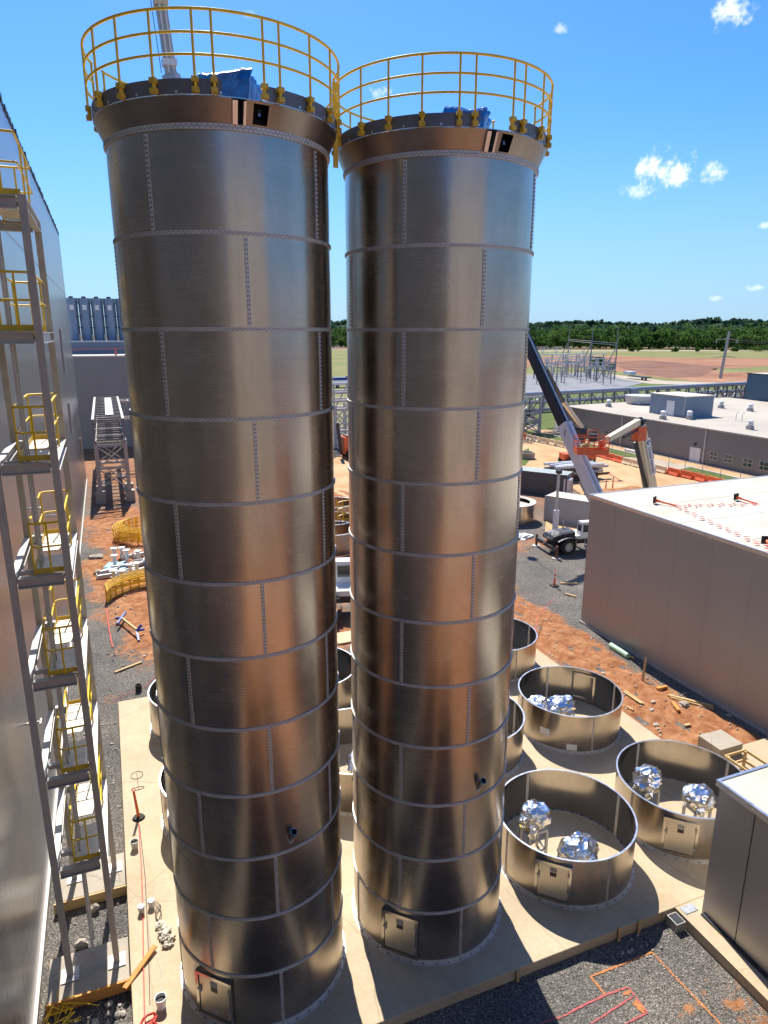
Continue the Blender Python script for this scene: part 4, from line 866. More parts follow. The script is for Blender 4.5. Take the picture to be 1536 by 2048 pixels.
# ------------------------------------------------------------------ left yard: trestle, far hall and silos, railing hoops, steel parts
tr = thing('steel_trestle', (-.1, 68, -.3), 'grey steel lattice trestle carrying a flat truss, behind the tower on the left', 'trestle')
tx0, tx1, ty0, ty1, zt = -1.45, 1.1, 66.5, 69.5, 7.3
for x in (tx0, tx1):
    for y in (ty0, ty1):
        lg = MB().bar((x, y, .7), (x, y, 5.2), .3).build('leg', GREYP, tr); MB().box(x - .42, y - .42, -.4, x + .42, y + .42, .75).build('pedestal', FOOT, tr)
for y in (ty0, ty1):
    for z0, z1 in ((.9, 2.9), (2.9, 5.0)):
        MB().bar((tx0, y, z0), (tx1, y, z1), .1).bar((tx1, y - .08, z0), (tx0, y - .08, z1), .1).build('cross_brace', GREYP, tr)
    for z in (2.9, 5.0): MB().bar((tx0, y, z), (tx1, y, z), .2).build('strut', GREYP, tr)
for x in (tx0, tx1):
    for z0, z1 in ((.9, 2.9), (2.9, 5.0)): MB().bar((x, ty0, z0), (x, ty1, z1), .1).bar((x + .06, ty1, z0), (x + .06, ty0, z1), .1).build('cross_brace', GREYP, tr)
ye = 90
for x in (tx0, tx1):
    for z in (5.3, zt): MB().bar((x, ty0, z), (x, ye, z), .22).build('chord', GREYP, tr)
    m = MB()
    for i in range(12):
        y = ty0 + (ye - ty0) * i / 12; y2 = ty0 + (ye - ty0) * (i + 1) / 12; m.bar((x, y, 5.3), (x, y, zt), .12); m.bar((x, y, 5.3 + (i % 2) * (zt - 5.3)), (x, y2, zt - (i % 2) * (zt - 5.3)), .1)
    m.build('lattice', GREYD, tr)
for i in range(15):
    y = ty0 + (ye - ty0) * i / 14; MB().bar((tx0, y, zt), (tx1, y, zt), .12).build('cross_member', GREYD, tr); MB().bar((tx0, y, 5.3), (tx1, y, 5.3), .12).build('cross_member', GREYD, tr)
    if i % 2: MB().bar((tx0, y, zt - .02), (tx1, y + 1.6, zt - .02), .08).build('diagonal', GREYD, tr)
MB().box(-.35, ty0 + 3, zt + .1, .35, ye - 2, zt + .16).build('tray_cover', WHITE, tr)
for i in range(4):
    z = 5.3 + i * .62; MB().bar((tx0, ty0 - .02, z), (tx1, ty0 - .02, z), .1).build('end_rail', GREYP, tr)
m = MB()
for z in (5.3, zt): m.bar((tx1, 84, z), (9, 84, z), .2); m.bar((tx1, 86, z), (9, 86, z), .2)
for i in range(8): m.bar((tx1 + i, 84, 5.3), (tx1 + i + 1, 84, zt), .1); m.bar((tx1 + i, 84, zt), (tx1 + i, 86, zt), .1)
m.build('side_truss', GREYP, tr)
far = shed('low_hall', -60, 100, 14, 106, 11.95, FARW, ROOFM, 'flat grey windowless hall across the yard behind the lattice trestle', -.5, WHITE)
upper = shed('upper_hall', -60, 109.5, 15, 125, 13.75, BLUEG, ROOFM, 'higher blue grey wall stepped back behind the flat grey hall', -.5, WHITE)
for i in range(3):
    a = atZ(770 / 4.655 + 14 * i, 560 + 690 / 4.655, 12.0)
    t = thing('roof_cone', (1.6 + i * 1.3, 102.5, 11.96), f'{("left", "middle", "right")[i]} small orange cone carrying the red tape along the far hall roof', 'cone', 'cones on the far hall roof')
    MB().box(1.45 + i * 1.3, 102.3, 11.96, 1.75 + i * 1.3, 102.7, 12.02).build('base', BLACK, t); MB().cyl((1.6 + i * 1.3, 102.5), .13, 12.02, 12.9, 10, .04).build('body', ORA, t, 60)
solid('warning_tape', MB().bar((-4, 102.5, 12.75), (5, 102.5, 12.8), .02, .045), FLAGR, 'red tape strung along the far hall roof', 'tape')
def far_silo(x):
    t = thing('storage_silo', (x, 113, 13.7), 'weathered blue grey storage silo standing in a row over the far hall', 'silo', 'far storage silos')
    MB().cyl((x, 113), .8, 13.7, 19.6, 24).build('shell', SILOF, t, 40); MB().cyl((x, 113), .84, 18.9, 19.75, 24).build('top_band', SILOF, t, 40)
    MB().box(x - .28, 112.1, 18.1, x + .28, 112.2, 18.8).build('panel', WHITE, t); MB().bar((x + .78, 112.3, 13.7), (x + .78, 112.3, 19.3), .1).build('ladder', CHAR, t)
    MB().cyl((x, 113), .3, 19.75, 20.0, 12).build('cap', CHAR, t)
    for z in (15.6, 17.2): MB().bar((x + .55, 112.22, z), (x + 1.2, 112.22, z), .1).build('walkway', CHAR, t)
    MB().box(x + .6, 112.1, 13.7, x + .85, 112.4, 14.6).build('box', CREAMB, t); return t
fs = far_silo(-3.6)
for i in range(1, 5): another(fs, (-3.6 + i * 1.7, 113, 13.7), 'weathered blue grey storage silo standing in a row over the far hall')
def hoop(cx, cy, r, z, a0, a1, label, h=1.06):
    t = thing('railing_hoop', (cx, cy, G), label, 'guard rail', 'yellow guard rail hoops lying in the yard')
    n = max(8, int((a1 - a0) / 6))
    for k, hh in enumerate((0, .35, .7)):
        MB().tube([(cx + r * math.cos(R(a0 + (a1 - a0) * i / n)), cy + r * math.sin(R(a0 + (a1 - a0) * i / n)), z + hh) for i in range(n + 1)], .03, 6).build('rail', YEL, t, 60)
    m = MB()
    for i in range(0, n + 1, 2):
        a = R(a0 + (a1 - a0) * i / n); p = Vector((cx + r * math.cos(a), cy + r * math.sin(a), z)); m.bar(p - Vector((0, 0, .3)), p + Vector((0, 0, .72)), .045)
    m.build('post_set', YEL, t); return t
HL = ['outermost', 'second', 'third', 'fourth', 'innermost']
for i in range(5): hoop(1.75, 53.6, 2.35 - .16 * i, G + .32 + .05 * i, 0, 360, f'{HL[i]} yellow railing hoop of the nested round stack behind the steel parts')
for i in range(5): hoop(1.4, 39.6 + .1 * i, 2.6 + .02 * i, G + .1 + .06 * i, 45, 165, f'{HL[i] if i else "nearest"} yellow railing arc of the bundle lying before the steel parts')
solid('tarp', MB().blob((-.55, 46.6, G + .08), (.85, 1.1, .1), 3, .5, 3), TARP, 'light blue plastic tarp under steel pieces on the clay', 'tarp')
BR = [(-1.0, 45.9, .3), (-.6, 47.2, 1.2), (-.2, 46.4, .2), (.2, 47.8, 1.4), (-.6, 48.6, 1.5), (-.1, 48.8, 1.45), (.4, 48.6, .5), (.9, 47.6, 1.3), (1.2, 48.6, .2), (1.0, 46.6, .9), (.6, 46.1, 1.0), (.3, 44.6, 1.5), (.7, 44.5, 1.5), (-.7, 43.6, 1.4), (-.2, 43.7, 1.5), (1.6, 47.4, .4), (-1.1, 44.9, .1), (1.0, 45.1, .3)]
def bracket(x, y, rz, up):
    t = thing('steel_bracket', (x, y, G), 'welded grey steel stub lying with others on the red clay', 'steel piece', 'steel pieces laid out on the clay')
    if up: MB().box(x - .09, y - .09, G, x + .09, y + .09, G + .75).build('stub', WHITE, t); MB().box(x - .22, y - .22, G + .75, x + .22, y + .22, G + .79).build('cap_plate', GREYL, t)
    else: MB().bar((x - .6, y, G + .16), (x + .6, y, G + .16), .2).build('stub', GREYL, t); MB().box(x - .64, y - .2, G, x - .6, y + .2, G + .36).build('cap_plate', WHITE, t); MB().box(x + .6, y - .2, G, x + .64, y + .2, G + .36).build('cap_plate', WHITE, t)
    return t
bu, bl = None, None
for i, (x, y, a) in enumerate(BR):
    up = a > 1.1
    if up and bu is None: bu = bracket(x, y, 0, True); bu.rotation_euler.z = a; continue
    if not up and bl is None: bl = bracket(x, y, 0, False); bl.rotation_euler.z = a; continue
    c = another(bu if up else bl, (x, y, G + random.uniform(0, .15)), 'grey steel stub standing upright among pieces on the red clay' if up else 'grey steel stub lying flat among pieces on the red clay', a + random.uniform(-.3, .3))
bu['label'] = 'grey steel stub standing upright among pieces on the red clay'; bl['label'] = 'grey steel stub lying flat among pieces on the red clay'
for i in range(5): plank('flat_bar', (-.9 + .15 * i, 44.6 + .12 * i, G + .12 + .06 * i), (.2 + .15 * i, 44.9 + .1 * i, G + .12 + .06 * i), .14, .06, GREYL, 'pale steel flat bar in the bundle before the blue tarp', 'steel bar', 'flat bars before the tarp')
ts = thing('pipe_stand', (0, 35.8, G), 'fallen stand of two blue cross feet joined by a pale timber', 'stand')
MB().bar((-.65, 36.3, .02), (-.2, 37.6, .1), .11).bar((-.75, 37.1, .02), (-.4, 36.98, .06), .11).build('cross_foot', BLUEP, ts)
MB().bar((.25, 34.9, .05), (.5, 34.9, .35), .11).bar((.22, 34.95, .05), (.62, 35.2, -.05), .11).bar((.25, 34.9, .05), (.3, 34.2, -.2), .11).build('cross_foot', BLUEP, ts)
MB().bar((-.42, 36.95, .05), (.25, 35.0, .08), .1).build('pole', WOOD, ts)
t = thing('pipe_sleeve', (.05, 29.1, G), 'short black pipe sleeve set upright in the dark gravel', 'pipe')
MB().lathe([(.1, G - .1), (.1, .0), (.13, .0), (.13, G - .1)], .05, 29.1, 16).build('sleeve', BLACK, t, 40); MB().cyl((.05, 29.1), .1, G, G + .1, 14).build('bore_shade', DARK, t)  # black disc for the dark inside the sleeve
plank('plank', (-.9, 31.2, G + .05), (.3, 31.8, G + .06), .1, .06, WOOD, 'weathered plank lying on the dark gravel left of the pad corner')
solid('red_hose', MB().tube([(-1.2, 39.5, G + .05), (-1.1, 36.5, G + .06), (-.95, 34, G + .05)], .03, 6), REDL, 'red hose lying on the clay by the hall wall', 'hose')
solid('black_hose', MB().tube([(-.75, 37.5, G + .04), (-.8, 35, G + .05), (-.95, 32.5, G + .05)], .02, 6), CHAR, 'thin black hose beside the red hose on the gravel', 'hose')
solid('safety_line', MB().tube([(-1.0, 28.6, G + .05), (.3, 29.2, G + .07), (1.6, 31.5, G + .06)], .012, 5), REDL, 'red string across the gravel in front of the pad corner', 'rope')
solid('blue_bag', MB().blob((1.0, 71.5, G + .25), (.4, .35, .3), 6, .5, 2), BLUEW, 'small blue plastic bag on the rubble by the trestle', 'bag')
for i, (x, y, s, lb) in enumerate(((-1.8, 49.5, .5, 'dark flat slab lying against the wall foot'), (-1.6, 46, .35, 'pale rubble lump beside the tarp'), (-1.2, 75, .6, 'grey rubble lump behind the trestle legs'), (.6, 78, .5, 'brown rubble lump behind the trestle'))):
    solid('rubble_block', MB().blob((x, y, G + .1), (s, s * .7, s * .4), i, .5, 2), FOOT, lb, 'rubble', 'rubble in the yard')

# ------------------------------------------------------------------ clay strip debris
cz = lambda x, y, d=.04: Vector((x, y, height_at(x, y) + d))
def scrap(name, p, q, w, h, mat, lb): plank(name, cz(*p, h / 2 + .03), cz(*q, h / 2 + .03), w, h, mat, lb, 'timber')
PXY = lambda x, y: tuple(atZ(1220 + x / 4.861, 1260 + y / 4.861, G))[:2]
scrap('timber', PXY(560, 645), PXY(1000, 755), .12, .07, WOOD, 'longest pale timber on the clay strip, beside the metal wall')
scrap('timber', PXY(580, 670), PXY(1005, 780), .06, .05, WOOD, 'thin strip of timber just in front of the longest pale timber')
scrap('timber', PXY(600, 740), PXY(665, 820), .14, .09, WOODO, 'short thick orange timber in the middle of the clay strip')
scrap('timber', PXY(130, 625), PXY(300, 755), .08, .05, WOOD, 'pale lath on the clay right of the far open ring')
scrap('timber', PXY(140, 615), PXY(325, 760), .07, .05, WOOD, 'second pale lath lying alongside the first by the far open ring')
scrap('timber', PXY(165, 750), PXY(225, 790), .07, .05, WOOD, 'short lath end at the edge of the pad')
scrap('timber', PXY(455, 590), PXY(550, 570), .13, .09, WOODO, 'orange board piece half buried near the wooden post')
scrap('timber', PXY(725, 930), PXY(780, 930), .1, .06, WOOD, 'small dark timber offcut low on the clay strip')
p = PXY(315, 500); solid('wooden_post', MB().bar(cz(*p, -.2), cz(p[0] + .35, p[1] + .3, .95), .1, .07), WOOD, 'leaning wooden post driven into the clay strip', 'post')
a, b_ = PXY(70, 155), PXY(240, 260)
a = (a[0] - .42, a[1]); b_ = (b_[0] - .42, b_[1])
solid('green_pipe', MB().tube([cz(*a, .12), cz(*b_, .12)], .14, 14), GREEN, 'pale green plastic pipe lying against the metal wall foot', 'pipe', None, 60)
scrap('timber', PXY(95, 220), PXY(235, 285), .07, .06, WOOD, 'lath beside the green pipe')
for i, (q, s, lb) in enumerate(((PXY(950, 1060), .22, 'cream rubble lump in the lower middle of the clay strip'), (PXY(450, 925), .12, 'small square concrete lump near the pad edge'), (PXY(1155, 835), .1, 'pale stone by the shadow of the metal wall'), (PXY(710, 730), .2, 'patch of crumbled mortar on the clay strip'))):
    solid('rubble_block', MB().blob(cz(*q, s * .2), (s * 1.2, s, s * .5), i + 3, .6, 2), FOOT, lb, 'rubble', 'rubble on the clay strip')
solid('safety_line', MB().tube([cz(19.3, 27.2, .5), cz(20.5, 28.7, .45), cz(22.6, 30.2, .55)], .015, 5), REDL, 'red line strung over the clay toward the metal building corner', 'rope')
solid('safety_line', MB().tube([(22.6, 37.5, .3), (26.5, 38.4, .35), (29.2, 39.3, .55)], .02, 5), pm('pale_red_rope', (.7, .25, .2), .6), 'pale red line in front of the crane wheel', 'rope')
def delin(x, y, rz, label, h=1.0):
    t = thing('delineator', (x, y, G), label, 'delineator', 'orange delineators in the yard')
    MB().box(x - .22, y - .22, G, x + .22, y + .22, G + .07).build('base', BLACK, t); MB().tube([(x, y, G + .06), (x, y, G + h)], .07, 10, r2=.045).build('post', ORA, t, 60)
    for k in (.55, .8): MB().tube([(x, y, G + h * k), (x, y, G + h * k + .1)], .066, 10).build('reflective_band', WHITE, t, 60)
    return t
delin(24.65, 33.05, 0, 'orange delineator on the gravel in the crane shadow'); delin(45.4, 53.6, 0, 'left of two orange delineators by the haul road edge', 1.2); delin(45.9, 53.2, 0, 'right of two orange delineators by the haul road edge', 1.4)
for i, (a, b_, lb) in enumerate((((25.2, 33.2), (26.2, 32.8), 'thin lath behind the delineator on the gravel'), ((24.4, 31.6), (24.7, 31.0), 'short pale offcut on the gravel in front of the delineator'), ((20, 36.5), (20.6, 36.3), 'small timber offcut near the right silo edge'))):
    plank('timber', (*a, G + .06), (*b_, G + .06), .1, .07, WOOD, lb)

# ------------------------------------------------------------------ crane on the right
z4 = lambda x, y, z=G: atZ(1020 + x / 7.68, 900 + y / 7.68, z)
def wheel(par, c, r, wd, ax=(0, 1, 0)):
    c = Vector(c); ax = Vector(ax).normalized(); b = ax.cross(Vector((0, 0, 1))).normalized(); up = Vector((0, 0, 1))
    def lat(prof, mat, nm, pr, n=28):
        m = MB().lathe(prof, 0, 0, n); m.v = [c + b * v.x + up * v.y + ax * v.z for v in m.v]; return m.build(nm, mat, pr, 40)
    h = wd / 2
    ty = lat([(r * .55, -h), (r * .9, -h), (r, -h * .75), (r, h * .75), (r * .9, h), (r * .55, h)], BLACK, 'wheel', par)
    m = MB()
    for i in range(24):
        a = 2 * math.pi * i / 24; d = b * math.cos(a) + up * math.sin(a)
        for s in (-1, 1): m.bar(c + d * r * .995 + ax * s * .02, c + d * r * 1.0 + ax * s * h * .9, r * .12, r * .07, up=d)
    m.build('tread', BLACK, ty)
    lat([(.001, -h * .5), (r * .3, -h * .5), (r * .34, -h * .2), (r * .55, -h * .8), (r * .57, -h * .8), (r * .57, h * .8), (r * .55, h * .8), (r * .34, h * .2), (r * .3, h * .5), (.001, h * .5)], GREYL, 'rim', ty); return ty
def crane_carrier(name, org, dr, label, sz=1.0, body=WHITE):
    # rough terrain carrier: dr is the direction it faces
    o = Vector((org[0], org[1], G)); d = Vector((dr[0], dr[1], 0)).normalized(); s = Vector((-d.y, d.x, 0)); Zv = Vector((0, 0, 1))
    t = thing(name, o, label, 'crane'); P = lambda a, b, z: o + (d * a + s * b + Zv * z) * sz
    def B(a0, a1, b0, b1, z0, z1, nm, mat, par=None, taper=0):
        m = MB().add([P(a, b, z) for z, k in ((z0, 0), (z1, taper)) for a, b in ((a0 + k, b0 + k), (a1 - k, b0 + k), (a1 - k, b1 - k), (a0 + k, b1 - k))], [(3, 2, 1, 0), (4, 5, 6, 7), (0, 1, 5, 4), (1, 2, 6, 5), (2, 3, 7, 6), (3, 0, 4, 7)])
        return m.build(nm, mat, par or t)
    B(-3, 3, -.55, .55, .75, 1.2, 'chassis', CHAR)
    for a in (-1.75, 1.75):
        for b in (-1, 1): wheel(t, P(a, b, .72), .72 * sz, .55 * sz, s)
    for a in (-1.75, 1.75):
        for b in (-1, 1):
            m = MB(); 
            for k in range(5):
                a0 = -1.1 + k * .44; zz = lambda q: 1.58 - .28 * (q / 1.1) ** 2
                m.add([P(a + a0, b - .36, zz(a0)), P(a + a0 + .44, b - .36, zz(a0 + .44)), P(a + a0 + .44, b + .36, zz(a0 + .44)), P(a + a0, b + .36, zz(a0)),
                       P(a + a0, b - .36, zz(a0) - .06), P(a + a0 + .44, b - .36, zz(a0 + .44) - .06), P(a + a0 + .44, b + .36, zz(a0 + .44) - .06), P(a + a0, b + .36, zz(a0) - .06)],
                      [(0, 1, 2, 3), (7, 6, 5, 4), (0, 4, 5, 1), (2, 6, 7, 3), (1, 5, 6, 2), (3, 7, 4, 0)])
            m.build('fender', CHAR, t)
    hm_ = MB(); pr_ = [(1.0, 1.2), (3.25, 1.2), (3.3, 1.45), (3.1, 1.72), (2.4, 1.9), (1.0, 2.02)]
    for b0_, b1_, dz_ in ((-.85, -.6, -.1), (-.6, .6, 0), (.6, .85, -.1)):
        q0 = [P(a, b0_, z + (dz_ if b0_ < -.7 and z > 1.5 else 0)) for a, z in pr_]; q1 = [P(a, b1_, z + (dz_ if b1_ > .7 and z > 1.5 else 0)) for a, z in pr_]
        hm_.add(q0 + q1, [tuple(range(5, -1, -1)), tuple(range(6, 12))] + [(i, (i + 1) % 6, (i + 1) % 6 + 6, i + 6) for i in range(6)])
    hd0 = hm_.build('engine_hood', CHAR, t)
    for k in range(5): MB().bar(P(3.31, -.5, 1.26 + k * .05), P(3.31, .5, 1.26 + k * .05), .02, .02).build('grille_bar', GREYP, hd0)
    MB().tube([P(1.5, -.5, 1.95), P(1.5, -.5, 2.6), P(1.45, -.5, 2.68)], .06, 8).build('exhaust', GREYP, t)
    for a in (2.6, 3.15): MB().tube([P(a, .86, 1.75), P(a, 1.0, 2.0), P(a, 1.05, 2.2)], .018, 6).build('mirror_arm', CHAR, t)
    for b in (-.6, .6): MB().cyl(tuple(P(3.34, b, 0))[:2], .09, G + 1.5, G + 1.66, 10).build('lamp', RIM, t)
    for a in (1.05, .2, -.6): MB().bar(P(a, 1.2, .55), P(a, 1.2, 1.3), .04).build('step_rail', GREYP, t)
    for a in (-3.2, 3.3):
        og = MB().bar(P(a, -1.9, .75), P(a, 1.9, .75), .22, .26).build('outrigger', CHAR, t)
        for b in (-1.9, 1.9): MB().bar(P(a, b, .05), P(a, b, 1.15), .13).build('jack', RUST, og); MB().cyl(tuple(P(a, b, 0))[:2], .38 * sz, G + .01, G + .06, 16).build('float_pad', GREYL, og)
    tt = B(-2.2, 1.0, -.95, .95, 1.3, 1.6, 'turntable', body)
    cbn = B(-.9, .6, .3, 1.15, 1.5, 2.85, 'cab', body, None, .08)
    for (a0, a1, b0, b1) in ((-.7, .4, 1.08, 1.13), (.5, .57, .45, 1.0), (-.7, .4, .32, .37)): B(a0, a1, b0, b1, 1.95, 2.6, 'window', GLASS, cbn)
    B(-3.0, -1.4, -.95, .95, 1.5, 2.3, 'counterweight', body)
    return t, P
ct, P = crane_carrier('rough_terrain_crane', (30.75, 38.6), (-1, .13), 'white rough terrain crane half hidden by the metal building, its dark boom raised', .8)
def boom(par, p, q, sec, d0):
    p, q = Vector(p), Vector(q); last = 0
    for f, wd, mat, nm in sec:
        a = p.lerp(q, last); b = p.lerp(q, f); o = MB().bar(a, b, wd, wd * 1.25).build(nm, mat, par)
        MB().bar(a.lerp(b, .985), b, wd * 1.12, wd * 1.4).build('collar', mat, o); MB().bar(a + Vector((wd * .2, 0, 0)) + (b - a).cross(Vector((1, 0, 0))).normalized() * (-wd * .68), b + (b - a).cross(Vector((1, 0, 0))).normalized() * (-wd * .68), wd * .3, .06).build('cable_track', GREYL, o)
        last = f
b0, b1 = Vector((31.6, 36.6, 1.9)), Vector((28.35, 52.9, 24.9))
boom(ct, b0, b1, [(.285, .68, WHITE, 'boom_base'), (.72, .56, CHAR, 'boom_section'), (1, .44, CHAR, 'boom_tip')], 0)
MB().bar((31.6, 36.9, 1.7), (31.1, 39.4, 4.6), .3).build('lift_cylinder', GREYP, ct)
MB().tube([b1, b1 - Vector((0, 0, 6))], .03, 5).build('hoist_rope', CHAR, ct); MB().blob(b1 - Vector((0, 0, 6.4)), (.35, .35, .5), 2, .05, 2).build('hook_block', CHAR, ct)
q = b0.lerp(b1, .262); fx = Vector((-.9, -.42, 0))
emb = MB().bar(q + fx * .42 + Vector((.0, 0, .25)), q + fx * .42 + Vector((0, 0, -.25)), .05, .02).build('emblem', CHAR, ct)
# white mast in front of the containers
mast = thing('light_mast', (31.5, 42.6, G), 'thin white mast on a white post beside the crane cab', 'mast')
MB().bar((31.5, 42.6, G), (31.5, 42.6, 1.6), .34).build('base_post', WHITE, mast); MB().tube([(31.5, 42.6, 1.6), (31.5, 42.6, 4.6)], .1, 8).build('pole', GREYL, mast); MB().box(31.35, 42.4, 4.5, 31.65, 42.8, 4.75).build('head', CHAR, mast)
# the second crane, seen between the silos, with its boom rising behind the left silo
c2, P2 = crane_carrier('rough_terrain_crane', (11.6, 34.0), (.96, -.28), 'white lettered crane in the gap between the silos, grey boom rising behind the left silo')
s2 = P2(-2.1, -.97, 1.9); ax = P2(1, 0, 0) - P2(0, 0, 0); qq = atY(690, 1213, 32.75)
lp = thing('tmp', (0, 0, 0), None, None); bpy.data.objects.remove(lp)
panel = MB().bar(P2(-3.1, -1.0, 1.95), P2(-.95, -1.0, 1.95), .03, .5).build('name_panel', WHITE, c2)
text_mesh('lettering', 'BIGHORN', .3, CHAR, panel, frame_mtx(P2(-2.1, -1.022, 1.95), ax, (0, 0, 1)))
tip = atY(316, -30, 38.5); mid = atY(342, 150, 39.0); ft = Vector((9.7, 34.6, 2.2))
MB().bar(ft, ft.lerp(mid, .72), .85, 1.0).build('boom_base', WHITE, c2); MB().bar(ft.lerp(mid, .72), mid, .62, .75, w2=.58, h2=.7).build('boom_section', GREYL, c2)
bs = MB().bar(mid, tip, .5, .6, w2=.46, h2=.55).build('boom_section', GREYP, c2)
MB().bar(mid.lerp(tip, .1), mid.lerp(tip, .18), .66, .78).build('collar', WHITE, bs); MB().bar(mid.lerp(tip, .78), mid.lerp(tip, .84), .62, .72).build('collar', CREAMB, bs)
MB().tube([mid + Vector((-.45, -.1, 0)), tip + Vector((-.45, -.1, 0))], .02, 4).build('rope', CHAR, bs)
for k in (-.12, .12): MB().bar(mid + Vector((k, -.32, 0)), tip + Vector((k, -.32, 0)), .07, .05).build('rib', WHITE, bs)

# ------------------------------------------------------------------ boom lifts
lf = thing('boom_lift', (38.5, 40, G), 'cream articulated boom lift with an orange basket and a white lettered sticker', 'boom lift')
e0, e1 = Vector((38.9, 40.3, 1.7)), atY(1279, 850, 40.0)
MB().bar(e0, e1, .82, .78, w2=.62, h2=.66).build('boom', CREAM, lf); MB().bar(e0 + Vector((-.52, -.2, .2)), e1 + Vector((-.42, -.2, -1.2)), .16, .3).build('hose_track', CHAR, lf)
hd = MB().bar(e1 + Vector((.05, .0, -1.15)), e1 + Vector((0, 0, -.1)), .74, .78).build('head', ORP, lf)
MB().blob(e1 + Vector((-.05, 0, .2)), (.42, .4, .36), 3, .5, 2).build('pivot', CHAR, lf); MB().bar(e1 + Vector((-.5, -.2, .3)), e1 + Vector((.35, -.2, .35)), .2).build('pivot_link', CHAR, lf)
j1 = atY(1212, 880, 38.3); jb_ = MB().bar(e1 + Vector((-.25, -.1, .25)), j1, .42, .46, w2=.34, h2=.36).build('jib', CREAM, lf); MB().bar(e1 + Vector((-.4, -.3, -.3)), e1.lerp(j1, .55) + Vector((0, -.25, -.3)), .14).build('jib_link', CHAR, jb_)
bc = atY(1183, 885, 37.6); bd = Vector((.93, -.37, 0)); bn = Vector((.37, .93, 0)); bk = lf
def BP(a, b, z): return bc + bd * a + bn * b + Vector((0, 0, z))
hw, hd_, = 1.05, .5
fl = MB().add([BP(a, b, z) for z in (-.78, -.6) for a, b in ((-hw, -hd_), (hw, -hd_), (hw, hd_), (-hw, hd_))], [(3, 2, 1, 0), (4, 5, 6, 7), (0, 1, 5, 4), (1, 2, 6, 5), (2, 3, 7, 6), (3, 0, 4, 7)])
bkt = fl.build('basket', ORP, lf)
for z in (-.3, .05, .42):
    MB().tube([BP(-hw, -hd_, z), BP(hw, -hd_, z), BP(hw, hd_, z), BP(-hw, hd_, z)], .03, 6, True).build('rail', ORP, bkt, 60)
for a in (-hw, -hw / 3, hw / 3, hw):
    for b in (-hd_, hd_): MB().bar(BP(a, b, -.62), BP(a, b, .42), .05).build('post', ORP, bkt)
for a, b_ in (((-hw, -hd_), (hw, -hd_)), ((-hw, hd_), (hw, hd_)), ((-hw, -hd_), (-hw, hd_)), ((hw, -hd_), (hw, hd_))): MB().bar(BP(*a, -.52), BP(*b_, -.52), .03, .2).build('kick_plate', ORP, bkt)
MB().add([BP(a, b, z) for z in (.0, .5) for a, b in ((-.1, .2), (.4, .2), (.4, .46), (-.1, .46))], [(3, 2, 1, 0), (4, 5, 6, 7), (0, 1, 5, 4), (1, 2, 6, 5), (2, 3, 7, 6), (3, 0, 4, 7)]).build('console', CHAR, bkt)
MB().tube([BP(-.2, hd_, .42), BP(-.15, hd_, .78), BP(.5, hd_, .78), BP(.58, hd_, .42)], .035, 6).build('guard_loop', ORP, bkt, 60)
MB().blob(BP(.75, .1, -.1), (.25, .25, .3), 4, .5, 2).build('tool_bag', ORP, bkt); MB().blob(BP(-.5, 0, -.3), (.3, .25, .2), 7, .5, 2).build('hose_bundle', pm('olive', (.3, .28, .08), .7), bkt)
ch = MB().bar((36.8, 40.6, .5), (40.9, 40.0, .5), 1.7, .5).build('chassis', ORP, lf); MB().bar((37.8, 40.4, 1.15), (40.6, 40.1, 1.15), 1.6, .8).build('turntable', CREAM, lf)
for x, y in ((37.2, 39.5), (37.3, 41.6), (40.4, 39.1), (40.6, 41.1)): wheel(lf, (x, y, .15), .45, .35, (.14, .99, 0))
bx = (e1 - e0).normalized(); side = Vector((-.25, -.97, 0)); cxp = e0.lerp(e1, .63) + Vector((.08, -.385, .0))
side = Vector((0, -1, 0)); yv = bx.cross(Vector((0, -1, 0)))
stk = MB().bar(cxp - bx * 1.5 + Vector((.12, -.03, 0)), cxp + bx * 1.5 + Vector((.12, -.03, 0)), .42, .03, up=(0, 1, 0)).build('sticker', WHITE, lf)
dx = -bx
text_mesh('lettering', 'United Rentals', .36, CHAR, stk, frame_mtx(cxp + Vector((.12, -.055, 0)) + dx * .25, dx, Vector((0, -1, 0)).cross(dx)))
lg = MB().tube([cxp + Vector((.12, -.055, 0)) + bx * 1.22 + Vector((.13 * math.cos(a), 0, .13 * math.sin(a))) for a in (i * .785 + .5 for i in range(7))], .045, 6).build('logo', BLUEP, stk)
l2 = thing('boom_lift', (53, 72, G), 'second cream boom lift seen beyond the crane boom, lowered in front of the low building', 'boom lift')
p, q = atY(1127, 803, 62), atY(1165, 856, 66)
MB().bar(p, q, .34, .4).build('boom', CREAM, l2); MB().bar(atY(1092, 738, 60), p, .26, .3).build('boom', CHAR, l2); MB().bar(p + Vector((.1, -.3, -.3)), q + Vector((-.4, -.3, 0)), .14).build('hose_track', GREYL, l2)
MB().blob(q + Vector((-.5, 0, -.4)), (.8, .6, .6), 2, .5, 2).build('turret', CHAR, l2); MB().bar((q.x - .4, q.y, .9), q, .9, .8).build('mast', CHAR, l2); MB().bar((q.x - 2.4, q.y + .4, .75), (q.x + 1.6, q.y - .4, .75), 1.5, .7).build('chassis', ORP, l2)
for a in (-1.9, 1.1):
    for b in (-.7, .9): wheel(l2, (q.x + a, q.y + b, .2), .5, .4)
l3 = thing('work_platform', (26.5, 80, G), 'orange lift parked on the sandy road in the gap between the two silos', 'lift')
MB().box(26.6, 79.5, .3, 29.2, 81.2, 2.4).build('body', ORP, l3); MB().box(26.9, 79.4, 2.4, 29, 81, 2.6).build('deck', RUST, l3); MB().bar((26.3, 80, .4), (25.9, 80, 4.2), .35).build('mast', CHAR, l3)
for y in (79.3, 81.3): wheel(l3, (27.3, y, .25), .55, .4); wheel(l3, (28.7, y, .25), .55, .4)
l4 = thing('loader', (66, 100, G), 'red brown machine behind the legs of the pipe rack tower', 'machine')
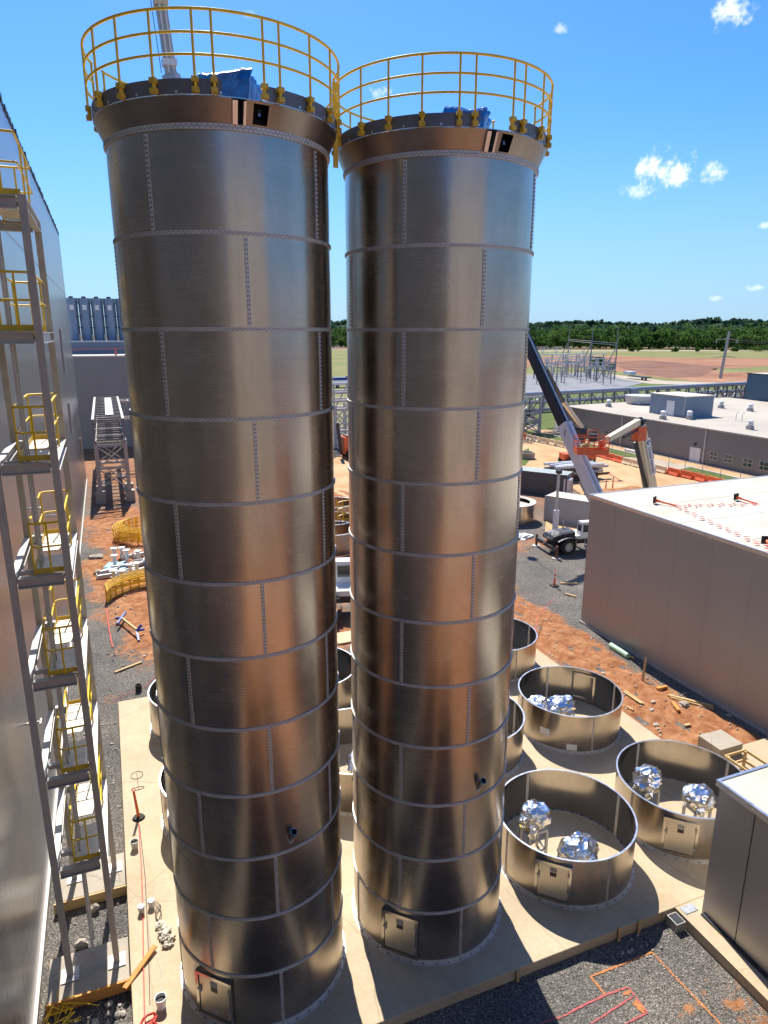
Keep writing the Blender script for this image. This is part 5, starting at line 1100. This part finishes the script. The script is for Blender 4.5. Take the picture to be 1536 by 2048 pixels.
MB().box(63.5, 101, .5, 67, 103.5, 2.4).build('body', pm('red_machine', (.4, .09, .06), .5), l4); MB().box(64.2, 101.3, 2.4, 65.8, 103.2, 3.6).build('cab', GLASS, l4); MB().bar((67, 102, 1.2), (69, 102, .6), 1.6, .5).build('bucket', RUST, l4)
for x in (64.2, 66.4): wheel(l4, (x, 100.8, .4), .7, .5); wheel(l4, (x, 103.7, .4), .7, .5)

# ------------------------------------------------------------------ containers, shells, pipe pile
def container(name, corner, dr, L, W_, h, mat, label, roofm):
    c = Vector((corner[0], corner[1], 0)); d = Vector((dr[0], dr[1], 0)).normalized(); s = Vector((-d.y, d.x, 0))
    m = c + d * L / 2 + s * W_ / 2; t = thing(name, (m.x, m.y, G), label, 'container')
    MB().box(-L / 2, -W_ / 2, 0, L / 2, W_ / 2, h - .06)
    o = MB().box(-L / 2, -W_ / 2, .1, L / 2, W_ / 2, h - .04).build('body', mat, None); o.parent = t
    f = MB()
    for a in (-1, 1):
        for b in (-1, 1): f.box(a * L / 2 - .07, b * W_ / 2 - .07, 0, a * L / 2 + .07, b * W_ / 2 + .07, h)
        f.box(-L / 2 + .07, a * W_ / 2 - .05, .0, L / 2 - .07, a * W_ / 2 + .03, .16); f.box(a * L / 2 - .05, -W_ / 2 + .07, 0, a * L / 2 + .03, W_ / 2 - .07, .16)
    o2 = f.build('corner_frame', mat, None); o2.parent = t
    o3 = MB().box(-L / 2, -W_ / 2, h - .04, L / 2, W_ / 2, h).build('roof', roofm, None); o3.parent = t
    t.rotation_euler.z = math.atan2(d.y, d.x); return t
wc = container('shipping_container', (33.1, 46.3), (.506, -.862), 8.5, 2.0, 2.12, CONTW, 'pale grey container with a bright white roof beside the crane', ROOFM)
o = MB().box(1.5, -1.03, 1.2, 2.3, -1.005, 1.7).build('sign_panel', WHITE, None); o.parent = wc
for i, (za, zb) in enumerate(((1.22, 1.4), (1.5, 1.55), (1.6, 1.66))):
    o = MB().box(1.6, -1.04, za, 2.2, -1.03, zb).build('sign_block', BLUEP, None); o.parent = wc
dc = container('shipping_container', (35.4, 58.2), (.6, -.8), 7.2, 2.0, 2.15, CONTD, 'dark grey container with a pale green roof left of the pipe pile', pm('grey_green_roof', (.33, .37, .34), .5))
o = MB().box(-.9, -1.03, .3, -.3, -1.005, 1.7).build('door', CONTD, None); o.parent = dc
o = MB().box(1.9, -1.03, .6, 2.4, -1.005, 1.05).build('window', GLASS, None); o.parent = dc
ac = thing('cabinet', (40.2, 52.6, G), 'white electrical cabinet standing at the end of the dark container', 'cabinet')
MB().obox((40.1, 52.7), (.6, -.8), 0, .28, .5, G, G + 1.75).build('body', WHITE, ac); MB().obox((40.1 + .18, 52.7 - .24), (.6, -.8), 0, .02, .42, G + .5, G + 1.5).build('grille', GREYP, ac)
tk = thing('tank_shell', (30.6, 47.6, G), 'short wide stainless shell section with a white cover left of the pale container', 'tank shell')
MB().lathe([(2.05, G), (2.05, G + 1.45), (2.1, G + 1.45), (2.1, G + 1.52)], 30.6, 47.7, 64).build('shell', STEEL, tk, 40); MB().arc(30.6, 47.7, 1.6, 2.1, G + 1.52, G + 1.56, 0, 360).build('cover', ROOFM, tk)
MB().cyl((30.6, 47.7), 1.6, G + 1.2, G + 1.25, 40).build('liner', GREYP, tk)
tk2 = thing('tank_shell', (28.8, 53, G), 'second flat shell section behind the first, next to the right silo edge', 'tank shell')
MB().lathe([(2.05, G), (2.05, G + 1.3)], 31.3, 52.6, 64).build('shell', STEEL, tk2, 40); MB().arc(31.3, 52.6, 1.5, 2.1, G + 1.3, G + 1.36).build('cover', ROOFM, tk2)
solid('plastic_sheet', MB().blob((28.6, 42.7, G + .1), (.75, .5, .16), 5, .7, 3), WHITE, 'crumpled white plastic sheet in front of the tank shell', 'sheet')
r = random.Random(12); k = 0
for lay in range(5):
    for i in range(5):
        y = 58.0 + i * .55 + r.uniform(-.1, .1); x = 43 + r.uniform(-.5, .4); z = G + .25 + lay * .34; a = r.uniform(-.12, .12)
        solid('steel_pipe', MB().tube([(x, y - a * 3, z), (x + 5.4 + r.uniform(-.8, .9), y + a * 3, z + r.uniform(-.03, .05))], .15, 8), [RUST, RUST, GREYP, RUST, GREYL][(i + lay) % 5] if lay < 4 else WHITE,
              'steel pipe or beam in the stacked pile beside the sandy road', 'pipe', 'pipes in the pile', 60)
for x in (44, 47.5): plank('dunnage', (x, 57.6, G + .05), (x, 60.8, G + .05), .12, .1, WOOD, f'timber bearer under the {"left" if x < 45 else "right"} end of the pipe pile', 'bearer', 'pipe pile bearers')
cp = thing('cone_barricade', (46.8, 57.4, G), 'fallen orange barricade leaning on the right end of the pipe pile', 'barricade')
MB().bar((48.6, 57.2, .5), (49.5, 56.2, -.2), .18, .05).build('board', ORA, cp); MB().bar((49.6, 56.1, G), (49.6, 56.6, G), .5, .1).build('foot', CHAR, cp)
solid('soil_heap', MB().blob((45.5, 50.6, G - .1), (3.2, 2.4, .75), 3, .35, 4, 1, G - .05), soil('loose_clay', (.25, .1, .04), (.4, .19, .08), (.45, .27, .13), .9), 'low heap of loose brown clay behind the white roof', 'heap')
wr = thing('manhole_ring', (33.5, 71, G), 'stack of pale concrete rings on the grass by the right silo edge', 'concrete ring')
for z in (0, .42): q = atZ(1040, 918); MB().arc(q.x + 1, q.y, .75, .95, G + z, G + z + .4, n=28).build('ring', FOOT, wr, 40)

# ------------------------------------------------------------------ barriers and fence along the road
def barrier(x, y, mat):
    t = thing('road_barrier', (x, y, G), 'x', 'barrier', 'plastic barriers along the haul road')
    m = MB(); pr = [(-.27, 0), (.27, 0), (.25, .16), (.11, .42), (.08, .82), (-.08, .82), (-.11, .42), (-.25, .16)]
    m.add([(x + a, y + b, G + z) for b in (-.8, .8) for a, z in pr], [tuple(range(8)), tuple(range(15, 7, -1))] + [(i, i + 8, (i + 1) % 8 + 8, (i + 1) % 8) for i in range(8)])
    bd_ = m.build('body', mat, t); MB().box(x - .28, y - .35, G + .02, x + .28, y + .35, G + .1).build('foot_slot', CHAR, t)
    MB().box(x - .03, y - .86, G + .3, x + .03, y + .86, G + .38).build('connector', mat, t); return t
bo = bc_ = None
cols = 'OOOOOOO' + 'CCCC' + 'OOOOOO' + 'CCCCCC' + 'OOOOOOO'
yy = 46.2; n = len(cols); ks = {'O': 0, 'C': 0}
for i, cc in enumerate(cols):
    y = yy + i * 1.72; x = 56.9 + .35 * math.sin(i * .5)
    nmz = 'orange' if cc == 'O' else 'cream'; ks[cc] += 1
    lb = f'{ORD[ks[cc] - 1] if ks[cc] <= 20 else "last"} {nmz} plastic barrier counted from the white roof end of the row'
    if cc == 'O' and bo is None: bo = barrier(x, y, ORA); bo['label'] = lb
    elif cc == 'C' and bc_ is None: bc_ = barrier(x, y, CREAMB); bc_['label'] = lb
    else: another(bo if cc == 'O' else bc_, (x, y, G), lb, random.uniform(-.12, .12))
fe = thing('chain_link_fence', (58.4, 60, G), 'see through chain link fence with thin posts behind the plastic barriers', 'fence')
for i in range(20):
    y = 42 + i * 2.4; MB().tube([(58.4, y, G), (58.4, y, G + 1.5)], .035, 6).build('post', GALV, fe)
for z in (1.5,): MB().bar((58.4, 42, G + z), (58.4, 88, G + z), .04).build('top_rail', GALV, fe)
m = MB()
for i in range(150):
    y = 42 + i * .3; m.bar((58.4, y, G + .05), (58.4, y + 1.4, G + 1.48), .006); m.bar((58.41, y + 1.4, G + .05), (58.41, y, G + 1.48), .006)
m.build('mesh', GALV, fe)
solid('white_rope', MB().tube([(60.4, 40, G + .5), (60.6, 58.5, G + .5)], .05, 5), WHITE, 'white railing line across the lawn nearest the white roof', 'rail')
solid('white_rope', MB().tube([(60.8, 66, G + .5), (60.8, 84, G + .5)], .05, 5), WHITE, 'white railing line across the farther lawn strip behind the basket', 'rail')
solid('blue_mat', MB().box(57.3, 58.2, G + .06, 57.9, 59.4, G + .3), BLUEP, 'small blue crate lying beside the barriers behind the lettered boom', 'crate')
solid('white_pipe', MB().tube([(63.4, 66.5, G + .2), (63.2, 71.5, G + .2)], .15, 8), WHITE, 'white pipe on the ground at the low grey building wall', 'pipe')

# ------------------------------------------------------------------ pipe rack across the background
rk = thing('pipe_rack', (90, 95, G), 'long grey lattice pipe rack crossing behind the low building, on a braced tower', 'pipe rack')
ra, rb = Vector((57.5, 90.8, 0)), Vector((132, 97.2, 0)); rd = (rb - ra).normalized(); rn = Vector((-rd.y, rd.x, 0)) * 1.3
zt, zb = 5.55, 2.85
for s in (-1, 1):
    for z in (zt, zb, 4.3): MB().bar(ra + rn * s + Vector((0, 0, z)), rb + rn * s + Vector((0, 0, z)), .22, .24 if z != 4.3 else .1).build('chord', GREYD, rk)
    m = MB(); n = 30
    for i in range(n):
        p = ra.lerp(rb, i / n) + rn * s; q = ra.lerp(rb, (i + 1) / n) + rn * s
        m.bar(p + Vector((0, 0, zb)), p + Vector((0, 0, zt)), .2); m.bar(p + Vector((0, 0, zb if i % 2 else zt)), q + Vector((0, 0, zt if i % 2 else zb)), .12)
    m.build('lattice', GREYD, rk)
for k, (o_, z, rr, mt) in enumerate(((-.8, 5.8, .2, GALV), (-.2, 5.75, .15, WHITE), (.3, 5.8, .2, GREYL), (.8, 5.75, .15, GALV), (-.6, 4.5, .22, WHITE), (.2, 4.45, .2, GALV), (.7, 3.1, .22, WHITE), (-.3, 3.1, .18, GREYL))):
    MB().tube([ra + rn * (o_ / 1.3) + Vector((0, 0, z)), rb + rn * (o_ / 1.3) + Vector((0, 0, z))], rr, 8).build('pipe', mt, rk, 60)
for px_, wd in ((.0, 0), (.055, 0)):
    for s in (-1, 1):
        p = ra.lerp(rb, px_) + rn * s * 1.5; MB().bar(p + Vector((0, 0, G)), p + Vector((0, 0, zt)), .34).build('leg', GREYL, rk)
p0_, p1_ = ra, ra.lerp(rb, .055)
for s in (-1, 1):
    a, b_ = p0_ + rn * s * 1.5, p1_ + rn * s * 1.5
    for z0, z1 in ((-.2, 1.6), (1.7, 3.0), (3.0, 5.4)): MB().bar(a + Vector((0, 0, z0)), b_ + Vector((0, 0, z1)), .16).bar(b_ + rn * .06 + Vector((0, 0, z0)), a + rn * .06 + Vector((0, 0, z1)), .16).bar(a + Vector((0, 0, z1)), b_ + Vector((0, 0, z1)), .24).build('cross_brace', GREYL, rk)
for a in (p0_, p1_):
    for z0, z1 in ((-.2, 1.6), (1.7, 3.0)): MB().bar(a - rn * 1.5 + Vector((0, 0, z0)), a + rn * 1.5 + Vector((0, 0, z1)), .16).bar(a - rn * 1.5 + Vector((0, 0, z1)), a + rn * 1.5 + Vector((0, 0, z1)), .22).build('cross_brace', GREYL, rk)
for px_ in (.31, .62, .88):
    p = ra.lerp(rb, px_); MB().bar(p - rn + Vector((0, 0, G)), p - rn + Vector((0, 0, zb)), .4).build('leg', GREYP, rk); MB().bar(p + rn + Vector((0, 0, G)), p + rn + Vector((0, 0, zb)), .4).build('leg', GREYP, rk)
p = ra.lerp(rb, .32); MB().bar(p - rn * 1.2 + Vector((0, 0, 2.2)), p - rn * 1.2 + Vector((0, 0, 5.9)), 1.6, .5).build('panel_box', BLUEG, rk)
for i in range(9):          # lagged white bends stored beyond the rack
    x = 104 + i * 2.6; t = thing('white_pipe_bend', (x, 101, G), 'large white pipe bend standing behind the pipe rack near the teal building', 'pipe bend', 'white pipe bends behind the rack')
    MB().tube([(x + 1.2 * math.cos(a) * 1.1, 101.5, G + 1.3 + 2.6 * math.sin(a)) for a in (j * math.pi / 8 for j in range(9))], .42, 8).build('bend', WHITE, t, 60); MB().box(x - .5, 101, G, x + .5, 102, G + .4).build('support', CHAR, t)
# second trestle glimpsed between the silos
r2 = thing('pipe_rack', (29, 88, G), 'grey braced trestle and rack glimpsed through the gap between the silos', 'pipe rack')
for x in (28.2, 30.6):
    for y in (88, 91): MB().bar((x, y, G), (x, y, 5.4), .38).build('leg', GREYL, r2)
for y in (88, 91):
    for z0, z1 in ((-.2, 1.8), (2.2, 4.6)): MB().bar((28.2, y, z0), (30.6, y, z1), .18).bar((30.6, y - .1, z0), (28.2, y - .1, z1), .18).bar((28.2, y, z1 + .2), (30.6, y, z1 + .2), .24).build('cross_brace', GREYL, r2)
for z in (4.9, 6.0, 7.1, 8.3):
    for y in (87.8, 91.2): MB().bar((18, y, z), (57, y + 1, z), .3).build('chord', GREYL if z < 8 else WHITE, r2)
m = MB()
for i in range(20): x = 18 + i * 2; m.bar((x, 87.8, 4.9), (x + 2, 87.8, 8.3), .14); m.bar((x, 87.8, 4.9), (x, 87.8, 8.3), .2)
m.build('lattice', GREYL, r2)
bt = thing('box_truck', (43, 125, G), 'dark blue truck glimpsed through the gap between the silos', 'truck')
tb = atZ(686, 775); MB().box(tb.x - 3, tb.y - 1.2, .5, tb.x + 1.0, tb.y + 1.2, 2.6).build('box', BLUEP, bt); MB().box(tb.x + 1.2, tb.y - 1.1, .4, tb.x + 3.6, tb.y + 1.1, 2.9).build('cab', BLUEP, bt); MB().box(tb.x + 1.4, tb.y - 1.15, 1.7, tb.x + 3.3, tb.y - 1.11, 2.5).build('window', GLASS, bt)
for x in (-2, 2.2): wheel(bt, (tb.x + x, tb.y - 1, .2), .5, .4)
cg = thing('ladder_cage', (15.9, 47.2, G), 'yellow ladder cage lying by shell rings in the gap between the silos', 'cage')
for i in range(5): MB().tube([(15.9 + .75 * math.cos(a), 47 + i * .05, .55 + i * .5 + .2 * math.sin(a)) for a in (j * .524 for j in range(12))], .03, 5, True).build('hoop', YEL, cg)
for a in (-.74, -.3, .3, .74): MB().bar((15.9 + a, 47, 0), (15.9 + a, 47.3, 2.8), .05).build('bar', YEL, cg)
for i, (z0, y, lb) in enumerate(((G, 43.6, 'nearer stainless shell ring standing behind the lettered crane'), (G, 46.2, 'middle stainless shell ring in the stack behind the lettered crane'), (G, 51, 'farthest shell ring with a white top in the gap between the silos'))):
    t = thing('shell_ring_stack', (15.4, y, G), lb, 'silo ring'); xx = atZ(690, 1100, 0).x * y / 45
    MB().lathe([(1.9, G), (1.9, G + 1.5)], xx, y + 1.9, 64).build('shell', STEEL, t, 40); MB().arc(xx, y + 1.9, 1.85, 1.95, G + 1.5, G + 1.55).build('rim', RIM, t)
solid('cover_board', MB().box(9.6, 30.1, G + .05, 11.0, 31.3, G + .12), pm('pale_board', (.7, .42, .24), .7), 'pale board on the gravel under the crane between the silos', 'board')

# ------------------------------------------------------------------ switchyard, poles, truck, far trees
def aframe(x, y, h, spread, label):
    t = thing('lattice_mast', (x, y, G), label, 'mast', 'substation masts')
    MB().bar((x, y, G), (x, y, h), .3, w2=.18).build('leg', GREYD, t); MB().bar((x - spread, y + spread * .2, G), (x, y, h * .72), .26, w2=.18).build('leg', GREYD, t)
    m = MB()
    for f in (.12, .3, .45, .6): m.bar((x - spread * (1 - f / .72), y + spread * .2 * (1 - f / .72), h * f), (x, y, h * f), .16)
    m.build('rung_set', GREYP, t); MB().bar((x, y, h), (x, y, h + 2.2), .07).build('spike', GREYP, t); return t
aframe(178.0, 240, 15.5, 6, 'tall substation mast farthest left, next to the crane boom'); aframe(156.5, 198, 15.5, 6, 'tall substation mast in the middle of the three'); aframe(156.4, 185, 14.6, 6, 'tall substation mast farthest right, beside the bush')
gt = thing('gantry_beam', (165, 205, 12), 'horizontal lattice beam linking the substation masts', 'beam')
for dz in (0, .6): MB().bar((156.5, 198, 11.4 + dz), (156.4, 185, 10.9 + dz), .14).bar((178, 240, 11.6 + dz), (156.5, 198, 11.4 + dz), .14).build('chord', GREYP, gt)
r = random.Random(21)
sp = thing('bus_support', (0, 0, G), 'grey post of the substation carrying pale insulators', 'post', 'substation equipment posts')
MB().bar((0, 0, G), (0, 0, 3.6), .2).build('column', GREYD, sp); MB().bar((-1.4, 0, 3.7), (1.4, 0, 3.7), .24).build('cross_arm', GREYP, sp); MB().box(-.45, -.45, G, .45, .45, G + .2).build('base', GREYL, sp)
for a in (-1.2, 0, 1.2): MB().cyl((a, 0), .13, 3.8, 4.9, 8, .08).build('insulator', GREYL, sp)
first = True
for i in range(52):
    q = atZ(r.uniform(1064, 1222), r.uniform(745, 771)) if i else atZ(1180, 762)
    if i == 0: sp.location = (q.x, q.y, G); sp.rotation_euler.z = .5
    else: c = another(sp, (q.x, q.y, G), 'grey post of the substation carrying pale insulators', .5 + r.choice((0, 1.57)) + r.uniform(-.05, .05)); c.scale = (r.uniform(.8, 1.3),) * 2 + (r.uniform(.7, 1.35),)
for i in range(9):
    y = r.uniform(738, 762); a, b_ = atZ(r.uniform(1060, 1120), y, 0), atZ(r.uniform(1150, 1215), y - r.uniform(0, 5), 0); z = r.uniform(3.6, 6.2); a.z = b_.z = z
    solid('busbar', MB().tube([a, b_], .16, 6), WHITE if i % 3 else GALV, 'pale horizontal tube conductor across the substation', 'conductor', 'substation conductors', 60)
for i in range(4):
    q = atZ(1075 + i * 27, 752 - i); t = thing('bus_gantry', (q.x, q.y, G), 'white topped grey portal frame in the substation', 'portal', 'substation portals')
    MB().bar((q.x, q.y, G), (q.x, q.y, 7.2), .35).build('leg', GREYP, t); MB().bar((q.x + 7, q.y - 5, G), (q.x + 7, q.y - 5, 7.2), .35).build('leg', GREYP, t); MB().bar((q.x - 1, q.y + .7, 7.3), (q.x + 8, q.y - 5.7, 7.3), .5, .3).build('beam', WHITE, t)
    MB().bar((q.x + 1, q.y - .7, 7.4), (q.x + .2, q.y - .7, 9.4), .16).bar((q.x + 1, q.y - .7, 7.4), (q.x + 1.9, q.y - .7, 9.4), .16).build('switch_arm', GALV, t)
up_ = thing('utility_pole', (195, 177, G), 'tall steel utility pole with short arms rising right of the substation', 'pole')
MB().bar((194.5, 177, G), (196, 177, 15.2), .75, w2=.4).build('shaft', GREYP, up_)
for z, ln in ((13.0, 3.0), (7.2, 3.2)): MB().tube([(195.4 - ln, 178.5, z - .6), (195.3, 177, z), (195.4 + ln, 175.5, z - .6)], .12, 6).build('cross_arm', GREYP, up_)
for a in (-3, 3): MB().cyl((195.4 + a, 177 - a * .5), .12, 11.4, 12.3, 8).build('insulator', GREYL, up_)
pl_ = atY(1536, 690, 160)
for i, (dz, x0) in enumerate(((0, 198.4), (-.5, 195.4), (-5.6, 198.6))): solid('power_line', MB().tube([(x0, 177 - (x0 - 195.4) * .5, 12.4 + dz), (215, 168, 11.2 + dz), (262, 150, 10.8 + dz)], 0.05 if i == 0 else .03, 5), GALV, f'{("uppermost", "middle", "lowest")[i]} of the power lines leaving the utility pole to the right', 'cable', 'power lines')
fb = thing('flatbed_trailer', (168, 187, G), 'low flatbed trailer with a raised white front parked beside the substation', 'trailer')
fa, fc = atZ(1252, 757), atZ(1296, 762); fd = (fc - fa).normalized()
MB().bar(fa + fd * 3 + Vector((0, 0, 1.1)), fc + Vector((0, 0, 1.1)), 2.4, .3).build('deck', CHAR, fb); MB().bar(fa + Vector((0, 0, 2.0)), fa + fd * 4 + Vector((0, 0, 2.0)), 2.4, 1.0).build('front_deck', WHITE, fb)
for k in (.7, .85): wheel(fb, fa.lerp(fc, k) + Vector((0, 0, .5)) + Vector((-.5, -1, 0)), .5, .4, (-fd.y, fd.x, 0))
for i, (px, py, cm) in enumerate(((1100, 699.5, WHITE), (1092, 699.5, GREYL), (1084, 700, WHITE), (1110, 699, GREYL), (1078, 699.8, CHAR), (1118, 699.4, WHITE))):
    q = atZ(px, py); t = thing('parked_car', (q.x, q.y, G), f'{["white", "grey", "white", "grey", "dark", "white"][i]} car parked far off at the edge of the wood, {ORD[i]} of six', 'car', 'cars at the wood edge')
    MB().box(q.x - 2.2, q.y - .9, .0, q.x + 2.2, q.y + .9, .7).build('body', cm, t); MB().add([(q.x + a, q.y + b, z) for z, k in ((.7, 1.3), (1.25, .8)) for a, b in ((-k, -.8), (k, -.8), (k, .8), (-k, .8))], [(3, 2, 1, 0), (4, 5, 6, 7), (0, 1, 5, 4), (1, 2, 6, 5), (2, 3, 7, 6), (3, 0, 4, 7)]).build('cabin', GLASS, t)
for i, (px, py, lb) in enumerate(((1495, 698, 'pale house half hidden in the far trees, left one'), (1523, 697, 'pale house half hidden in the far trees, right one'))):
    q = atZ(px, py); t = thing('house', (q.x, q.y, G), lb, 'house'); MB().box(q.x - 6, q.y - 4, G, q.x + 6, q.y + 4, 4.5).build('wall', CREAMB, t)
    MB().add([(q.x - 6.5, q.y - 4.5, 4.5), (q.x + 6.5, q.y - 4.5, 4.5), (q.x + 6.5, q.y + 4.5, 4.5), (q.x - 6.5, q.y + 4.5, 4.5), (q.x - 6.5, q.y, 7.5), (q.x + 6.5, q.y, 7.5)], [(0, 1, 5, 4), (2, 3, 4, 5), (0, 4, 3), (1, 2, 5), (3, 2, 1, 0)]).build('roof', GREYP, t); MB().box(q.x - 2, q.y - 4.05, .6, q.x - .5, q.y - 4, 2.4).build('window', GLASS, t)
def leaf_cloud(m, c, rx, rz, n, size, r, flat=.15):
    for _ in range(n):
        d = Vector((r.gauss(0, 1), r.gauss(0, 1), r.gauss(0, 1))).normalized(); k = r.uniform(.55, 1) ** .6
        p = Vector((c[0] + d.x * rx * k, c[1] + d.y * rx * k, c[2] + d.z * rz * k)); s = size * r.uniform(.6, 1.3)
        nn = (d + Vector((r.gauss(0, .6), r.gauss(0, .6), r.gauss(0, .6)))).normalized(); a = nn.orthogonal().normalized(); b = nn.cross(a); t = r.uniform(0, 6.28)
        a, b = a * math.cos(t) + b * math.sin(t), b * math.cos(t) - a * math.sin(t)
        o = len(m.v); m.v += [p + a * s, p + b * s * .8, p - a * s, p - b * s * .8]; m.f.append((o, o + 1, o + 2, o + 3))
def far_tree(m, x, y, z0, h, rx, r, size, n):
    k = r.randint(5, 8)
    for i in range(k):
        a = r.uniform(0, 6.28); q = r.uniform(0, .65) * rx; f = r.uniform(.2, .85)
        leaf_cloud(m, (x + math.cos(a) * q, y + math.sin(a) * q, z0 + h * f), rx * r.uniform(.35, .6), h * r.uniform(.13, .22), n // k, size, r)
    leaf_cloud(m, (x, y, z0 + h * .82), rx * .5, h * .2, n // k, size, r)
cf, sf = math.cos(YAW), math.sin(YAW)
def polar(px, dist): d = ray(px, 664); d.z = 0; d.normalize(); return d * dist
r = random.Random(33)
m = MB()
for row in range(4):
    px = 540
    while px < 1760:
        dd = 700 + row * 17 + r.uniform(-9, 9) + (40 if px < 1100 else 0); p = polar(px, dd); h = r.uniform(9, 19) + row * 2.0
        far_tree(m, p.x, p.y, G - .5, h, r.uniform(5.5, 9.5), r, 1.35, 110); px += r.uniform(8, 17)
tag(m.build('wood', LEAFW), kind='stuff')
m = MB()
for k, (dist, zb, zh, size, step) in enumerate(((900, 6, 15, 2.2, 13), (1250, 17, 13, 3.2, 11), (1700, 25, 13, 4.2, 9))):
    px = 520
    while px < 1800:
        p = polar(px, dist + r.uniform(-40, 40)); rise = zb + (zb * .35) * noise.noise(Vector((px * .006, k * 7.3, 0))) * 1.6
        far_tree(m, p.x, p.y, rise, zh * r.uniform(.8, 1.25), zh * .7, r, size, 56); px += r.uniform(.6, 1.3) * step
tag(m.build('hillside_wood', LEAFHAZE), kind='stuff')
m = MB()
for k, (dist, zb) in enumerate(((880, 9), (1230, 22), (1680, 32))):
    o = len(m.v); n = 90
    for i in range(n + 1):
        px = 480 + 1360 * i / n; rise = zb + (zb * .35) * noise.noise(Vector((px * .006, k * 7.3, 0))) * 1.6
        for dd, z in ((dist - 90, G - 1), (dist, rise), (dist + 320, G - 2)): p = polar(px, dd); m.v.append(Vector((p.x, p.y, z)))
    for i in range(n):
        for j in (0, 1): a = o + i * 3 + j; m.f.append((a, a + 3, a + 4, a + 1))
struct(m.build('hills', LEAFHAZE, None, 180))
def bush(px, py, h, rx, label, name='tree'):
    q = atZ(px, py); t = thing(name, (q.x, q.y, G), label, 'tree'); r = random.Random(int(px)); m = MB()
    for i in range(14):
        a = r.uniform(0, 6.28); k = r.uniform(0, .7) * rx; leaf_cloud(m, (q.x + math.cos(a) * k, q.y + math.sin(a) * k, G + h * r.uniform(.25, .8)), rx * .42, h * .2, 60, .38, r)
    m.build('crown', LEAFB, t); MB().tube([(q.x, q.y, G), (q.x, q.y, G + h * .6)], .3, 8, r2=.12).build('trunk', BARK, t)
bush(1195, 741, 6.2, 4.0, 'round green tree standing alone behind the substation'); bush(1222, 743, 3.2, 2.6, 'smaller green bush right of the lone tree behind the substation', 'bush')
for i, (px, py, lb) in enumerate(((1262, 703, 'leftmost low dark shrub on the far grass'), (1277, 703, 'second low dark shrub on the far grass'), (1350, 704, 'low dark shrub on the far grass in the middle'), (1395, 704, 'low dark shrub on the far grass left of the utility pole'), (1445, 703, 'low dark shrub on the far grass right behind the utility pole'), (1468, 704, 'low brownish shrub on the far grass beside the pole'), (1520, 703, 'widest pale green shrub at the right edge of the far grass'))):
    bush(px, py, 3.6 if i < 6 else 6, 3.5 if i < 6 else 11, lb, 'shrub')
